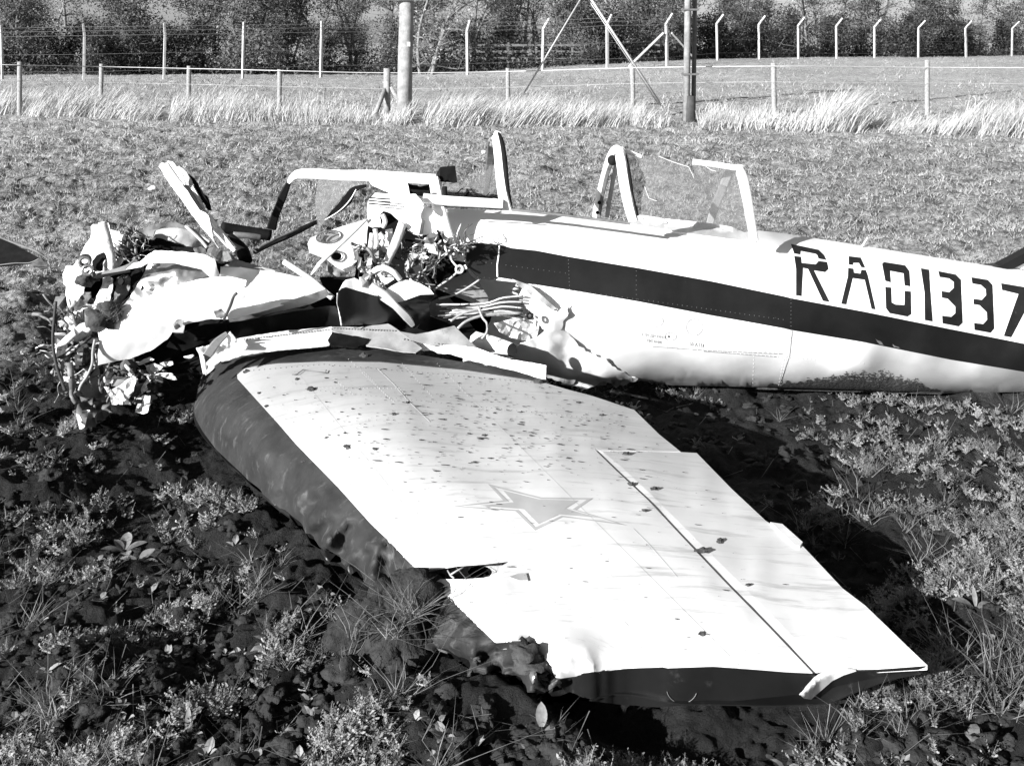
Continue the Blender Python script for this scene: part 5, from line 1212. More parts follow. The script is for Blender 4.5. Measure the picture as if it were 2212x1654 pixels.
def thk(px, py):
    d = distpoly(np.asarray(px, float), np.asarray(py, float), LEl); dt = distpoly(np.asarray(px, float), np.asarray(py, float), np.array([(1370, 885), (1470, 978), (1655, 1125), (1870, 1310), (2000, 1437)], float))
    z = wz(px, py); t = np.minimum(.02 + .17 * smoothstep(dt, 0, 420), .03 + d / 400.); return np.minimum(t, np.maximum(z - .065, .012))
LE = [(440, 800), (428, 835), (418, 885), (424, 905), (438, 930), (468, 970), (520, 1018), (560, 1058), (600, 1092), (636, 1118), (655, 1138), (668, 1163), (720, 1198), (770, 1240), (812, 1275), (850, 1300), (890, 1370), (905, 1395), (932, 1402), (970, 1440), (1010, 1462), (1050, 1477), (1120, 1490), (1160, 1492), (1200, 1500)]
PB = [(523, 797), (512, 806), (513, 818), (560, 870), (600, 914), (640, 960), (730, 1052), (800, 1130), (850, 1178), (880, 1210), (905, 1234)]
PB2 = [(925, 1262), (960, 1283), (1000, 1320), (1030, 1350), (1070, 1386)]
grey = LE[:-1] + [(1190, 1497)] + C(10, [(1740, 1090), (1690, 1012), (1620, 922), (1540, 830), (1440, 830), (1310, 840), (1240, 770), (1120, 650), (1020, 545), (945, 478), (870, 448)]) + [(905, 1236)] + PB[::-1] + [(540, 790), (600, 783), (700, 779), (820, 780), (1000, 797), (1120, 815), (1185, 826), (1180, 815), (1080, 795), (960, 775), (830, 755), (700, 750), (560, 757), (500, 765), (470, 778)]
grey_o = patch('leading_edge', [(p[0], p[1]) for p in grey], WM, M_red, wing, 8, .004, down=True, label='dull painted leading edge, buckled and muddy')
hinge_u = [(1281, 962), (1290, 976), (1330, 1015), (1400, 1080), (1470, 1155), (1560, 1250), (1660, 1352), (1755, 1452)]
hinge_l = [(1290, 962), (1305, 978), (1345, 1010), (1420, 1080), (1495, 1155), (1590, 1250), (1690, 1350), (1780, 1446)]
tear = C(10, [(800, 335), (870, 330), (965, 326), (1060, 310), (1170, 302), (1250, 296), (1375, 282), (1420, 276), (1400, 292), (1350, 320), (1335, 352), (1310, 378), (1240, 395), (1110, 405), (1000, 405), (940, 405), (870, 445)])
white = PB[:10] + [(905, 1235)] + [(p[0], p[1]) for p in tear[1:]] + PB2[1:] + C(10, [(1310, 838), (1440, 828), (1540, 828), (1620, 920), (1690, 1010), (1740, 1085)]) + [(1212, 1462), (1300, 1450), (1360, 1445), (1430, 1441), (1442, 1444), (1540, 1441), (1640, 1449), (1755, 1457)] + hinge_u[::-1] + \
    [(1270, 950), (1460, 972), (1424, 938), (1370, 885), (1280, 855), (1230, 842), (1185, 829), (1120, 817), (1000, 799), (820, 782), (700, 781), (600, 785), (550, 791)]
white = PB[:10] + [(905, 1235)] + [(p[0], p[1]) for p in tear[1:]] + PB2[1:] + C(10, [(1310, 838), (1440, 828), (1540, 828), (1620, 920), (1690, 1010), (1740, 1085)]) + [(1212, 1462), (1300, 1450), (1360, 1445), (1430, 1441), (1442, 1444), (1540, 1441), (1640, 1449), (1755, 1457)] + hinge_u[::-1] + \
    [(1290, 972), (1470, 975), (1424, 938), (1370, 885), (1280, 855), (1230, 842), (1185, 829), (1120, 817), (1000, 799), (820, 782), (700, 781), (600, 785), (550, 791)]
patch('wing_skin', white, wmap(.000), M_wing, wing, 11, .003, down=True, label='white upper wing skin spattered with mud')
# aileron: from the hinge gap to the trailing edge
ail = [(p[0], p[1]) for p in hinge_l[1:]] + [(1800, 1440), (1900, 1442), (2003, 1436), (1960, 1395), (1870, 1308), (1820, 1270), (1740, 1185), (1715, 1160), (1655, 1125), (1580, 1055), (1505, 978), (1471, 976), (1292, 973)]
patch('aileron', ail, wmap(-.002), M_wing, wing, 11, .012, down=True, label='long white aileron along the trailing edge')
lower_out = LE + [(p[0], p[1]) for p in ((1300, 1452), (1440, 1446), (1640, 1452), (1755, 1458), (1990, 1436), (1870, 1310), (1655, 1127), (1470, 980), (1370, 888), (1280, 855), (1180, 820), (1000, 790), (830, 760), (700, 756), (560, 762), (500, 770), (470, 783))]
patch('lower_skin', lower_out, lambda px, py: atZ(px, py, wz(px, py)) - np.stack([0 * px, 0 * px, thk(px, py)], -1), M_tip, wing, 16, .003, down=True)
def gapmap(px, py):
    # rounded aileron nose: low beside the wing edge, rising to the aileron
    x = np.interp(py, [p[1] for p in hinge_u], [p[0] for p in hinge_u]); x2 = np.interp(py, [p[1] for p in hinge_l], [p[0] for p in hinge_l])
    t = np.clip((px - x) / np.maximum(x2 - x, 1), 0, 1); return atZ(px, py, wz(px, py) - .002 - .003 * (1 - t))
patch('aileron_nose', hinge_u[1:] + hinge_l[1:][::-1], gapmap, M_wing, wing, 6, .004, down=True)
patch('trim_tab', [(1664, 1127), (1690, 1131), (1734, 1170), (1728, 1179), (1716, 1176), (1700, 1160)], wmap(.004), M_wing, wing, 8, .006, down=True)
# drooped tip faces
Tu = [(1204, 1468), (1260, 1454), (1300, 1450), (1360, 1445), (1430, 1442), (1442, 1445), (1540, 1442), (1640, 1450), (1700, 1455), (1762, 1458)]
Tl = [(1730, 1498), (1680, 1504), (1600, 1512), (1500, 1521), (1420, 1527), (1330, 1520), (1250, 1510), (1225, 1503), (1215, 1485)]
def tipmap(px, py):
    up = np.interp(px, [p[0] for p in Tu], [p[1] for p in Tu]); lo = np.interp(px, [p[0] for p in Tl[::-1]], [p[1] for p in Tl[::-1]])
    t = np.clip((py - up) / np.maximum(lo - up, 4), 0, 1); zu = wz(px, up) + .001
    Pu = atZ(px, up, zu); 
    zl = zu * (1 - t) + np.maximum(.012, zu - (lo - up) * .00125) * t
    return atZ(px, py, zl)
patch('wing_tip', Tu + Tl, tipmap, M_tip, wing, 8, .006, label='dark wing tip cap')
ATu = [(1770, 1462), (1782, 1452), (1800, 1447), (1900, 1443), (2003, 1437)]; ATl = [(1960, 1455), (1900, 1476), (1850, 1490), (1790, 1506), (1745, 1510), (1730, 1500)]
def atipmap(px, py):
    up = np.interp(px, [1730, 1770, 1800, 1900, 2003], [1500, 1462, 1447, 1443, 1437]); t = np.clip((py - up) / 60., 0, 1); return atZ(px, py, wz(np.maximum(px, 1770), up) - .09 * t)
patch('aileron_tip', [(1745, 1507), (1760, 1488), (1780, 1470), (1800, 1458), (1830, 1452), (1900, 1447), (2000, 1440)] + ATl[:-1], atipmap, M_tip, wing, 8, .006, label='dark end of the aileron')
patch('aileron_edge', [(1728, 1499), (1742, 1480), (1760, 1460), (1782, 1447), (1810, 1443), (1850, 1449), (1822, 1458), (1798, 1470), (1775, 1490), (1752, 1510), (1738, 1508)], on(atipmap, .004), M_wing, wing, 6, .006)
patch('tip_fold', C(10, [(1545, 832), (1600, 878), (1650, 950), (1695, 1020), (1715, 1075), (1695, 1110), (1640, 1070), (1600, 985), (1570, 920), (1545, 870)]), wmap(.005), M_tip, wing, 5, .003, down=True, jag=.5, label='crushed dark corner of the wing tip')
patch('bright_dent', C(10, [(1545, 1010), (1590, 1025), (1615, 1090), (1660, 1155), (1740, 1100), (1762, 1098), (1800, 1150), (1848, 1212), (1800, 1190), (1745, 1130), (1700, 1155), (1660, 1180), (1590, 1150), (1555, 1080)]), wmap(.006), M_metal, wing, 4, .003, down=True)
ring_pts = [(1347.8 + .3906 * (320 + 85 * math.cos(a)), 1123.2 + .3906 * (925 + 85 * math.sin(a))) for a in np.linspace(.35, 2.9, 16)]
P = tipmap(np.array([p[0] for p in ring_pts]), np.array([p[1] for p in ring_pts])) + np.array([0, -.003, .001]); V, Fc = tube_mesh([(P, .0012)], 4, False); link('tip_lamp_ring', mesh_from('tip_lamp_ring', V, Fc), M_steel, wing)
# white lip along the root: riveted fillet
filc = C(4, [(-160, 1290), (0, 1262), (200, 1232), (525, 1203), (522, 1260), (505, 1330), (380, 1345), (200, 1358), (60, 1375), (-100, 1400), (-180, 1430), (-240, 1440), (-215, 1350)])
def fillet(px, py): 
    return atY(px, py, 4.62 - .0012 * (px - 700) * (px < 700) * -0.3 + (750 - py) * .0035 + .01 * fbm(px * .03, py * .05, None, 3, 8))
patch('root_fillet', filc, fillet, M_white, wing, 8, .004, jag=.4, label='riveted white fillet strip')
patch('root_fillet', C(4, [(530, 1203), (720, 1205), (910, 1182), (980, 1225), (1040, 1275), (1110, 1325), (1145, 1352), (1100, 1382), (1000, 1375), (900, 1355), (760, 1335), (735, 1275), (525, 1235)]), fillet, M_grey, wing, 8, .004, jag=.4)
patch('root_fillet', C(4, [(985, 1235), (1060, 1290), (1200, 1325), (1400, 1332), (1525, 1350), (1640, 1395), (1760, 1430), (1900, 1450), (2000, 1470), (1995, 1560), (1950, 1555), (1800, 1510), (1500, 1440), (1340, 1390), (1250, 1385), (1215, 1365), (1150, 1370), (1100, 1320)]), sheet(4.50, -.12, -.2, .012, .03, 66), M_white, wing, 8, .004, jag=.6, label='long torn white fillet sliver')
patch('dark_notch', C(4, [(528, 1240), (780, 1285), (760, 1320), (700, 1345), (520, 1330), (495, 1295)]), on(fillet, .012), M_dark, wing, 8, .006, jag=.8)
patch('crushed_panel', C(3, [(1075, 1355), (1140, 1340), (1260, 1290), (1310, 1240), (1350, 1290), (1400, 1290), (1440, 1340), (1380, 1380), (1240, 1440), (1190, 1500), (1140, 1540), (1120, 1500), (1110, 1420)]), sheet(4.55, 0, .1, .04, .06, 71), M_white, wing, 6, .004, jag=.6, label='crumpled white root skin')
bar('torn_strip', C(3, [(1290, 1250, 4.52), (1220, 1310, 4.5), (1160, 1390, 4.48), (1120, 1450, 4.46)]), [.02, .035, .04, .02], .008, M_dull, wing)
for i in range(4): tube('torn_edge', [(x, y, 4.46) for x, y in C(3, [(1100 + i * 9, 1390 + i * 5), (1112 + i * 8, 1450), (1128 + i * 5, 1530)])], .003, M_crush, wing)
rivets('rivets', [tuple(C(4, [(-120, 1296), (520, 1222)])) + (34,), tuple(C(4, [(540, 1215), (960, 1232)])) + (22,), tuple(C(4, [(1020, 1290), (1420, 1345)])) + (18,)], on(fillet, .003), .0045, M_dull, wing)
# tear in the wing: rib with lightening holes under it
hz = lambda off: (lambda px, py: atZ(px, py, wz(px, py) - off - .0009 * (py - 1220) * -1))
ribp = C(10, [(780, 330), (900, 318), (1250, 285), (1430, 262), (1450, 300), (1340, 400), (1100, 420), (900, 420), (820, 420)])
patch('rib', ribp, lambda px, py: atZ(px, py, wz(px, py) - .010 - .0016 * (py - 1205)), M_crush, wing, 6, .003, holes=(el(10, 1213, 362, 84, 48), el(10, 925, 395, 55, 34)), label='pale rib with lightening holes')
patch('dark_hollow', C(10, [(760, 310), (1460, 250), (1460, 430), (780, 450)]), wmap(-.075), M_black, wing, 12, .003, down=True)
for a in ([(990, 345), (1010, 380), (1035, 400)], [(1110, 318), (1050, 350), (1010, 375)], [(850, 375), (870, 345), (960, 330)], [(750, 400), (770, 350), (800, 360), (790, 400)], [(1280, 325), (1310, 345), (1325, 355)]):
    q = C(10, a); P = wmap(-.006)(np.array([p[0] for p in q]), np.array([p[1] for p in q])); V, Fc = tube_mesh([(P, .0028)], 6); link('torn_wire', mesh_from('torn_wire', V, Fc), M_cable, wing)
patch('raised_flap', C(10, [(1415, 388), (1470, 368), (1530, 362), (1545, 412), (1480, 412)]), wmap(.004), M_grey, wing, 5, .003)
# star
star_out = C(9, [(495, 963), (860, 1055), (1220, 1060), (1105, 1140), (1455, 1248), (1010, 1190), (820, 1283), (685, 1150), (240, 1118), (600, 1075)])
star_in = C(9, [(536, 984), (860, 1066), (1178, 1070), (1078, 1138), (1390, 1232), (1004, 1181), (822, 1260), (706, 1141), (300, 1116), (640, 1083)])
star_c = C(9, [(600, 1008), (845, 1068), (1120, 1076), (1030, 1132), (1260, 1195), (985, 1172), (845, 1238), (745, 1138), (440, 1112), (672, 1088)])
patch('star_outline', star_out, wmap(.0008), M_star, wing, 8, .0002, holes=(star_in,), down=True); patch('star_emblem', star_c, wmap(.0008), M_star, wing, 8, .0002, down=True, label='five-pointed grey star')
# rivet lines and panel seams
L8 = lambda a, b, n_: tuple(C(8, [a, b])) + (n_,)
rivets('rivets', [L8((1285, 365), (1500, 560), 17), L8((1300, 360), (1405, 470), 9), L8((1400, 340), (1590, 520), 15), L8((1560, 300), (1760, 520), 16), L8((1800, 300), (2010, 520), 14), L8((960, 465), (1540, 470), 22), L8((1090, 405), (1220, 510), 9), L8((1190, 270), (1290, 360), 6)], wmap(.0002), .0020, M_wing, wing)
rivets('rivets', [((548, 800), (700, 787), 14), ((700, 787), (1180, 828), 44)], wmap(.0), .003, M_dull, wing)
def wseam(n_, pts, rad=.0012):
    q = densify(C(n_, pts), 15, closed=False); P = wmap(.0004)(np.array([p[0] for p in q]), np.array([p[1] for p in q])); V, Fc = tube_mesh([(P, rad)], 4, False); link('seam', mesh_from('seam', V, Fc), M_grey, wing)
wseam(8, [(1390, 335), (1500, 440), (1600, 555), (1750, 700)], .0012); wseam(9, [(1500, 1270), (1600, 1370), (1800, 1600)], .0006); wseam(11, [(0, 560), (130, 690), (255, 810)], .0008); wseam(10, [(1230, 900), (1400, 885)], .001)
wseam(0, [(640, 800), (760, 950), (905, 1130), (1075, 1330)], .0004); wseam(0, [(960, 800), (1090, 930), (1240, 1080), (1500, 1340), (1600, 1440)], .0004)
for (a, b) in (((660, 840), (1300, 905)),): rivets('rivets', [(a, b, 60)], wmap(.0004), .0016, M_dull, wing)
# ------------------------------------------------------------------ mud on the wing
rg = np.random.default_rng(55); VV = []; FF = []; b_ = 0
n_ = 950
gx = rg.normal(1060, 260, n_); gy = rg.normal(905, 75, n_)
gx2 = rg.uniform(540, 1700, 330); gy2 = rg.uniform(790, 1420, 330); gx = np.r_[gx, gx2]; gy = np.r_[gy, gy2]
wpoly = [(520, 812), (640, 955), (900, 1225), (1080, 1380), (1700, 1430), (1960, 1420), (1640, 1120), (1460, 985), (1360, 890), (1180, 832), (820, 785), (560, 792)]
k = pip(gx, gy, wpoly); gx, gy = gx[k], gy[k]
for x, y in zip(gx, gy):
    st = 1 + (x > 800) * rg.uniform(0, 3.2); s = rg.gamma(1.2, .75) + .45; s = min(s, 3.6); kk = 7
    a = np.linspace(0, 6.283, kk, endpoint=False); rr_ = s * rg.uniform(.5, 1.1, kk); ang = .06 + .1 * (x - 900) / 600
    dx = rr_ * np.cos(a) * st; dy = rr_ * np.sin(a) * .5
    VV.append(np.stack([np.r_[x, x + dx * math.cos(ang) - dy * math.sin(ang)], np.r_[y, y + dx * math.sin(ang) + dy * math.cos(ang)], np.r_[.002 + s * .0012, np.full(kk, .0004)]], 1))
    FF.append(np.stack([np.full(kk, b_), b_ + 1 + (np.arange(kk) + 1) % kk, b_ + 1 + np.arange(kk)], 1)); b_ += kk + 1
V = np.concatenate(VV); P = atZ(V[:, 0], V[:, 1], wz(V[:, 0], V[:, 1]) + .0015 + V[:, 2])
tag(link('mud_spatter', mesh_from('mud_spatter', P, np.concatenate(FF)), M_mud, wing), kind='stuff')
clods = [(531, 804, 7, 'dark earth lump on the wing at the rounded inner corner of the white skin'), (642, 820, 5, None), (670, 844, 8, 'flat crusty earth lump near the small bent wire on the wing'), (705, 817, 3.5, None), (559, 850, 4, None), (576, 878, 4.5, 'earth lump on the paint line near the inner wing'), (750, 967, 7, 'lone dark earth lump in the white middle of the inner wing'),
         (810, 971, 5, 'thin earth lump just right of the lone dark one'), (656, 997, 5, 'round earth lump on the dull painted leading edge'), (852, 896, 5, None), (785, 770, 8, 'earth lump on the dark band below the torn notch'), (1163, 826, 10, 'large earth lump where the torn fillet ends'), (1353, 981, 6, 'round earth lump right of the start of the aileron gap'),
         (1363, 1046, 6, 'earth lump bridging the aileron gap'), (1413, 1056, 7, 'earth lump on the aileron, high near the gap'), (1555, 1169, 7, 'earth lump in the middle of the aileron'), (1518, 1191, 11, 'big earth lump jammed in the aileron gap'), (1615, 1263, 5, 'small round earth lump on the outer aileron'),
         (1515, 1369, 7, 'crumbled earth lump on the outer wing before the tip'), (1392, 1103, 5, None), (1300, 897, 4, None), (1045, 940, 4, None), (880, 870, 4, None), (1250, 870, 4, None)]
for i, (x, y, s, lb) in enumerate(clods):
    P = atZ(np.array([x]), np.array([y]), wz(np.array([x]), np.array([y])))[0]; R = s * .85 / F * (P[1] * cp + (1.7 - P[2]) * sp) * 1.0
    V, Fc = lump(R, i * 3 + 1, 2, .8, .62); V[:, 0] *= 1.25
    o = _old_link('earth_lump', mesh_from('earth_lump', V, Fc, False), M_mud); o.location = P + np.array([0, 0, R * .38])
    tag(o, lb or 'small dark crumb of earth lying on the inner wing skin', 'earth lump', 'earth lumps lying on the wing')
# little bent wire on the wing
q = C(8, [(800, 375), (835, 372), (875, 342), (950, 352), (1030, 362), (1035, 345)]); P = wmap(.006)(np.array([p[0] for p in q]), np.array([p[1] for p in q])); V, Fc = tube_mesh([(P, .0022)], 6)
tag(_old_link('bent_wire', mesh_from('bent_wire', V, Fc), M_dull), 'thin bent wire lying on the inner wing skin', 'wire')
# ------------------------------------------------------------------ debris on the ground
def ground_piece(name, pts, thick, m, label, cat, lift=.03, tilt=0, step=8, jag=.6, amp=.01, seed=1):
    pl = [p[:2] for p in pts]; cx_ = sum(p[0] for p in pl) / len(pl); cy_ = sum(p[1] for p in pl) / len(pl)
    f = lambda px, py: atZ(px, py, lift + tilt * (cy_ - np.asarray(py)) / 100 + amp * fbm(np.asarray(px) * .06, np.asarray(py) * .06, None, 2, seed))
    o = patch(name, pl, f, m, None, step, thick, jag=jag, seed=seed); P = atZ(np.array([cx_]), np.array([cy_]), lift)[0]; localise(o, (P[0], P[1], 0))
    return tag(o, label, cat)
# dark torn panel entering at the left
tp = empty('torn_panel', zpt(30, 580, 5.9), 'large dark torn panel with a pale edge entering at the left of the picture', 'aircraft panel')
dk = lambda Y0, ay: (lambda px, py: atY(px, py, Y0 + ay * (590 - py) / 100 + .02 * fbm(px * .03, py * .03, None, 2, 3)))
patch('sheet', C(7, [(-260, 60), (0, 142), (110, 200), (215, 258), (275, 290), (210, 325), (0, 345), (-260, 340)]), dk(6.0, .45), M_black, tp, 12, .006)
patch('sheet', C(7, [(205, 335), (240, 310), (285, 290), (330, 355), (280, 368)]), dk(5.85, .5), M_dull, tp, 7, .005)
bar('edge_strip', [(x, y, 5.95) for x, y in C(7, [(-20, 140), (120, 195), (230, 235), (290, 270), (340, 308)])], [.008, .012, .010, .006], .006, M_dull, tp)
tube('edge_strip', [(x, y, 5.85) for x, y in C(7, [(-20, 340), (100, 325), (205, 322), (275, 290)])], .003, M_dull, tp)
# pieces by the nose
pc = empty('metal_cup', zpt(193, 915, 4.5), 'small bright open metal cup standing on the soil left of the crushed box', 'metal piece')
P = atZ(np.array([186.]), np.array([932.]), .0)[0]
for nm_, pts, rr_, mm in (('side', [(P[0], P[1], 0), (P[0] - .012, P[1], .085)], [.022, .026], M_white),):
    V, Fc = tube_mesh([(pts, rr_)], 14, False); pc.location = (P[0], P[1], 0); o = link(nm_, mesh_from(nm_, V - P * np.array([1, 1, 0]), Fc), mm, None); o.parent = pc; md = o.modifiers.new('s', 'SOLIDIFY'); md.thickness = .003
ground_piece('crushed_box', C('D', [(350, 1060), (370, 960), (460, 900), (560, 880), (700, 900), (790, 960), (700, 1020), (640, 1060), (560, 1125), (420, 1120)]), .04, M_dull, 'muddy crushed metal box behind the small bright cup', 'metal piece', .075, -.1, amp=.03, seed=3)
ground_piece('bracket_plate', C('D', [(1080, 850), (1290, 850), (1280, 960), (1250, 1060), (1190, 1080), (1110, 1060), (1110, 990), (1130, 950), (1190, 950), (1190, 900), (1090, 890)]), .008, M_crush, 'pale flat plate with a notch below the nose', 'metal piece', .06, .15, seed=4)
ground_piece('white_strip', C('D', [(465, 700), (520, 715), (600, 730), (690, 725), (695, 740), (600, 745), (580, 760), (470, 755)]), .006, M_white, 'thin white strip lying in the soil left of the muddy plates', 'metal piece', .05, seed=5)
ground_piece('white_strip', C(7, [(140, 930), (245, 932), (270, 940), (240, 948), (145, 946)]), .006, M_crush, 'short pale strip lying alone on the dark soil left of the wreck', 'metal piece', .03, seed=6)
# black leg behind nose
bs = empty('undercarriage_leg', zpt(560, 515, 5.6), 'dark tubular leg lying on the grass behind the bent blade', 'aircraft part')
for pts, r_, mm in ([[(1250, 520, 5.7), (1400, 545, 5.75), (1590, 575, 5.8)], .03, M_black], [[(1330, 570, 5.6), (1440, 578, 5.62), (1520, 590, 5.65)], .016, M_dull], [[(1480, 690, 5.3), (1600, 630, 5.4), (1760, 560, 5.5), (1900, 485, 5.6)], .012, M_cabled], [[(1500, 665, 5.3), (1640, 595, 5.4), (1900, 480, 5.6)], .008, M_dull], [[(1300, 600, 5.5), (1390, 680, 5.45), (1420, 750, 5.4)], .035, M_black]):
    tube('tube', C(3, pts), r_, mm, bs)
# small white stones far out on the grass
for i, (px, py, s, lb) in enumerate([(330, 408, .05, 'small white stone on the grass above and left of the bent blade'), (1044, 340, .04, 'tiny white stone on the grass left of the middle arch'), (217, 221, .06, 'tiny white stone in the long grass at far left')]):
    P = atZ(np.array([px]), np.array([py]), 0)[0]; V, Fc = lump(s, i, 2, .3, .7); o = _old_link('stone', mesh_from('stone', V, Fc), M_white); o.location = (P[0], P[1], gz(P[0], P[1]) + s * .5); tag(o, lb, 'stone')

# ------------------------------------------------------------------ clods of earth
def under_plane(X, Y):
    q = topx(np.stack([X, Y, np.full_like(X, .1)], -1)); poly = [(430, 880), (440, 930), (600, 1095), (880, 1400), (960, 1480), (1100, 1530), (1250, 1550), (1450, 1530), (1750, 1500), (1980, 1440), (1480, 975), (1370, 880), (900, 720), (500, 740)]
    return pip(q[..., 0], q[..., 1], poly)
rg = np.random.default_rng(3)
def rough_lump(s):
    V, Fc = lump(1, s, 3, 1.0, .65); q = fbm(V[:, 0] * 4 + s, V[:, 1] * 4, V[:, 2] * 4, 2, s + 50); V = V * (1 + .22 * q)[:, None]; return V, Fc
lib = [rough_lump(s) for s in range(12)]
def scatter_lumps(n_, seed, smin, smax, y0, y1, name, label):
    r = np.random.default_rng(seed); px = r.uniform(-80, 2290, n_); py = y0 + (y1 - y0) * r.uniform(0, 1, n_) ** 1.0
    P = atZ(px, py, 0.); k = ~under_plane(P[:, 0], P[:, 1]) & (P[:, 1] < 8); P = P[k]; z = gz(P[:, 0], P[:, 1])
    out = []
    for i, p in enumerate(P):
        V, Fc = lib[i % 12]; s = smin + (smax - smin) * r.random() ** 2.5; a = r.uniform(0, 6.28); R = np.array([[math.cos(a), -math.sin(a), 0], [math.sin(a), math.cos(a), 0], [0, 0, 1]])
        out.append(((V * s * np.array([r.uniform(.7, 1.3), r.uniform(.7, 1.3), r.uniform(.6, 1.1)])) @ R.T + np.array([p[0], p[1], z[i] + s * .15]), Fc))
    V, Fc = merge(out); tag(_old_link(name, mesh_from(name, V, Fc, True), M_clod), label, 'soil', kind='stuff')
M_clod = mat('clod', .024, .95, .6, 22, 1.0, 70, spec=.2, dist=.012)
scatter_lumps(4600, 5, .003, .030, 600, 1720, 'clods', 'dark clods of ploughed soil over the foreground')
# big clod rammed under the leading edge
bc = empty('earth_clod', zpt(830, 1400, 2.9), 'big clod of earth with grass pushed up against the leading edge', 'earth clod')
big = [(850, 1330, .14, 2), (810, 1370, .12, 3), (890, 1310, .105, 4), (900, 1370, .10, 5), (770, 1400, .09, 6), (850, 1430, .12, 7), (780, 1340, .06, 8), (760, 1450, .08, 9), (905, 1420, .06, 10)]
for x, y, R, sd in big:
    R *= .68; P = atZ(np.array([x]), np.array([y]), max(.02, .13 - (y - 1300) * .0010))[0]; V, Fc = lump(R, sd, 4, .75, .85); n3 = fbm((V[:, 0] + sd) * 28, V[:, 1] * 28, V[:, 2] * 28, 3, sd); V *= (1 + .10 * n3)[:, None]; link('clod', mesh_from('clod', V + P, Fc), M_clod, bc)
r = np.random.default_rng(17)
def tuft_blades(cen, n_, L, wdt, spread, r, z0=0, nseg=3):
    P = np.tile(np.array(cen, float), (n_, 1)) + np.c_[r.normal(0, .012, (n_, 2)), np.full(n_, z0)]
    return blades_at(P, L * r.uniform(.5, 1.2, n_), np.full(n_, wdt) * r.uniform(.6, 1.2, n_), r.normal(0, spread, (n_, 2)), r.normal(0, spread * .8, (n_, 2)), r, nseg)
for x, y, z, n_, L in ((885, 1330, .17, 80, .07), (870, 1300, .16, 40, .06), (760, 1375, .11, 26, .07), (850, 1375, .14, 44, .07), (912, 1315, .15, 30, .06)):
    V, Fc = tuft_blades(atZ(np.array([x]), np.array([y]), z)[0], n_, L, .0016, 1.5, r); link('grass_tuft', mesh_from('grass_tuft', V, Fc), M_straw, bc)
# other mud on the crushed outer leading edge
for x, y, R in ((1140, 1430, .035), (1165, 1455, .03), (1130, 1405, .03), (1180, 1470, .02), (1030, 1420, .014)):
    P = atZ(np.array([x]), np.array([y]), wz(np.array([x]), np.array([y])) + .003)[0]; V, Fc = lump(R, int(x), 3, .7, .5); link('mud_lump', mesh_from('mud_lump', V + P, Fc), M_mud, wing)

# ------------------------------------------------------------------ weeds and grass in the foreground
def sprig(seed):
    r = np.random.default_rng(seed); VV = []; n_st = int(r.integers(4, 9))
    for s in range(n_st):
        az = r.uniform(0, 6.28); L = r.uniform(.025, .065); lean = r.uniform(.25, 1.2); d = np.array([math.cos(az) * lean, math.sin(az) * lean, 1]); d /= np.linalg.norm(d); k_ = int(r.integers(4, 8))
        for i in range(k_):
            p = d * L * (i + 1) / k_; p[2] -= (i / k_) ** 2 * .01
            for sgn in (-1, 1):
                a = az + sgn * r.uniform(.8, 1.9); e = np.array([math.cos(a), math.sin(a), r.uniform(-.1, .9)]); e /= np.linalg.norm(e); l = r.uniform(.006, .013); q = np.cross(e, d); q /= np.linalg.norm(q) + 1e-9
                VV.append(np.array([p, p + e * l * .5 + q * l * .28, p + e * l, p + e * l * .5 - q * l * .28]))
        q = np.cross(d, [0, 0, 1.]); q /= np.linalg.norm(q) + 1e-9; VV.append(np.array([q * .0008, d * L + q * .0004, d * L - q * .0004, -q * .0008]))
    return np.concatenate(VV)
def tuft(seed):
    r = np.random.default_rng(seed); n_ = int(r.integers(9, 22)); V, Fc = tuft_blades((0, 0, 0), n_, r.uniform(.05, .11), .0016, .9, r, 0, 2)
    # as quads (repeat the tip)
    V = V.reshape(n_, 5, 3); A = V[:, [0, 1, 3, 2]]; B = np.stack([V[:, 2], V[:, 3], V[:, 4], V[:, 4] + 1e-5], 1); return np.concatenate([A, B], 1).reshape(-1, 3)
def broad(seed):
    r = np.random.default_rng(seed); VV = []
    for i in range(int(r.integers(3, 7))):
        a = r.uniform(0, 6.28); up = r.uniform(.15, 1.2); L = r.uniform(.02, .045); wv = L * r.uniform(.3, .45); d = np.array([math.cos(a), math.sin(a), up]); d /= np.linalg.norm(d); q = np.cross(d, [0, 0, 1.]); q /= np.linalg.norm(q); nn = np.cross(q, d)
        b = d * .01
        mid1 = b + d * L * .4 - nn * .0; mid2 = b + d * L * .75 - nn * L * .06; tip = b + d * L - nn * L * .16; st = nn * wv * .25
        VV += [np.array([b, mid1 + q * wv + st, mid1, b + 1e-5]), np.array([b, mid1, mid1 - q * wv + st, b + 1e-5]), np.array([mid1, mid1 + q * wv + st, mid2 + q * wv * .7 + st, mid2]), np.array([mid1, mid2, mid2 - q * wv * .7 + st, mid1 - q * wv + st]),
               np.array([mid2, mid2 + q * wv * .7 + st, tip, tip + 1e-5]), np.array([mid2, tip, tip + 1e-5, mid2 - q * wv * .7 + st])]
    return np.concatenate(VV)
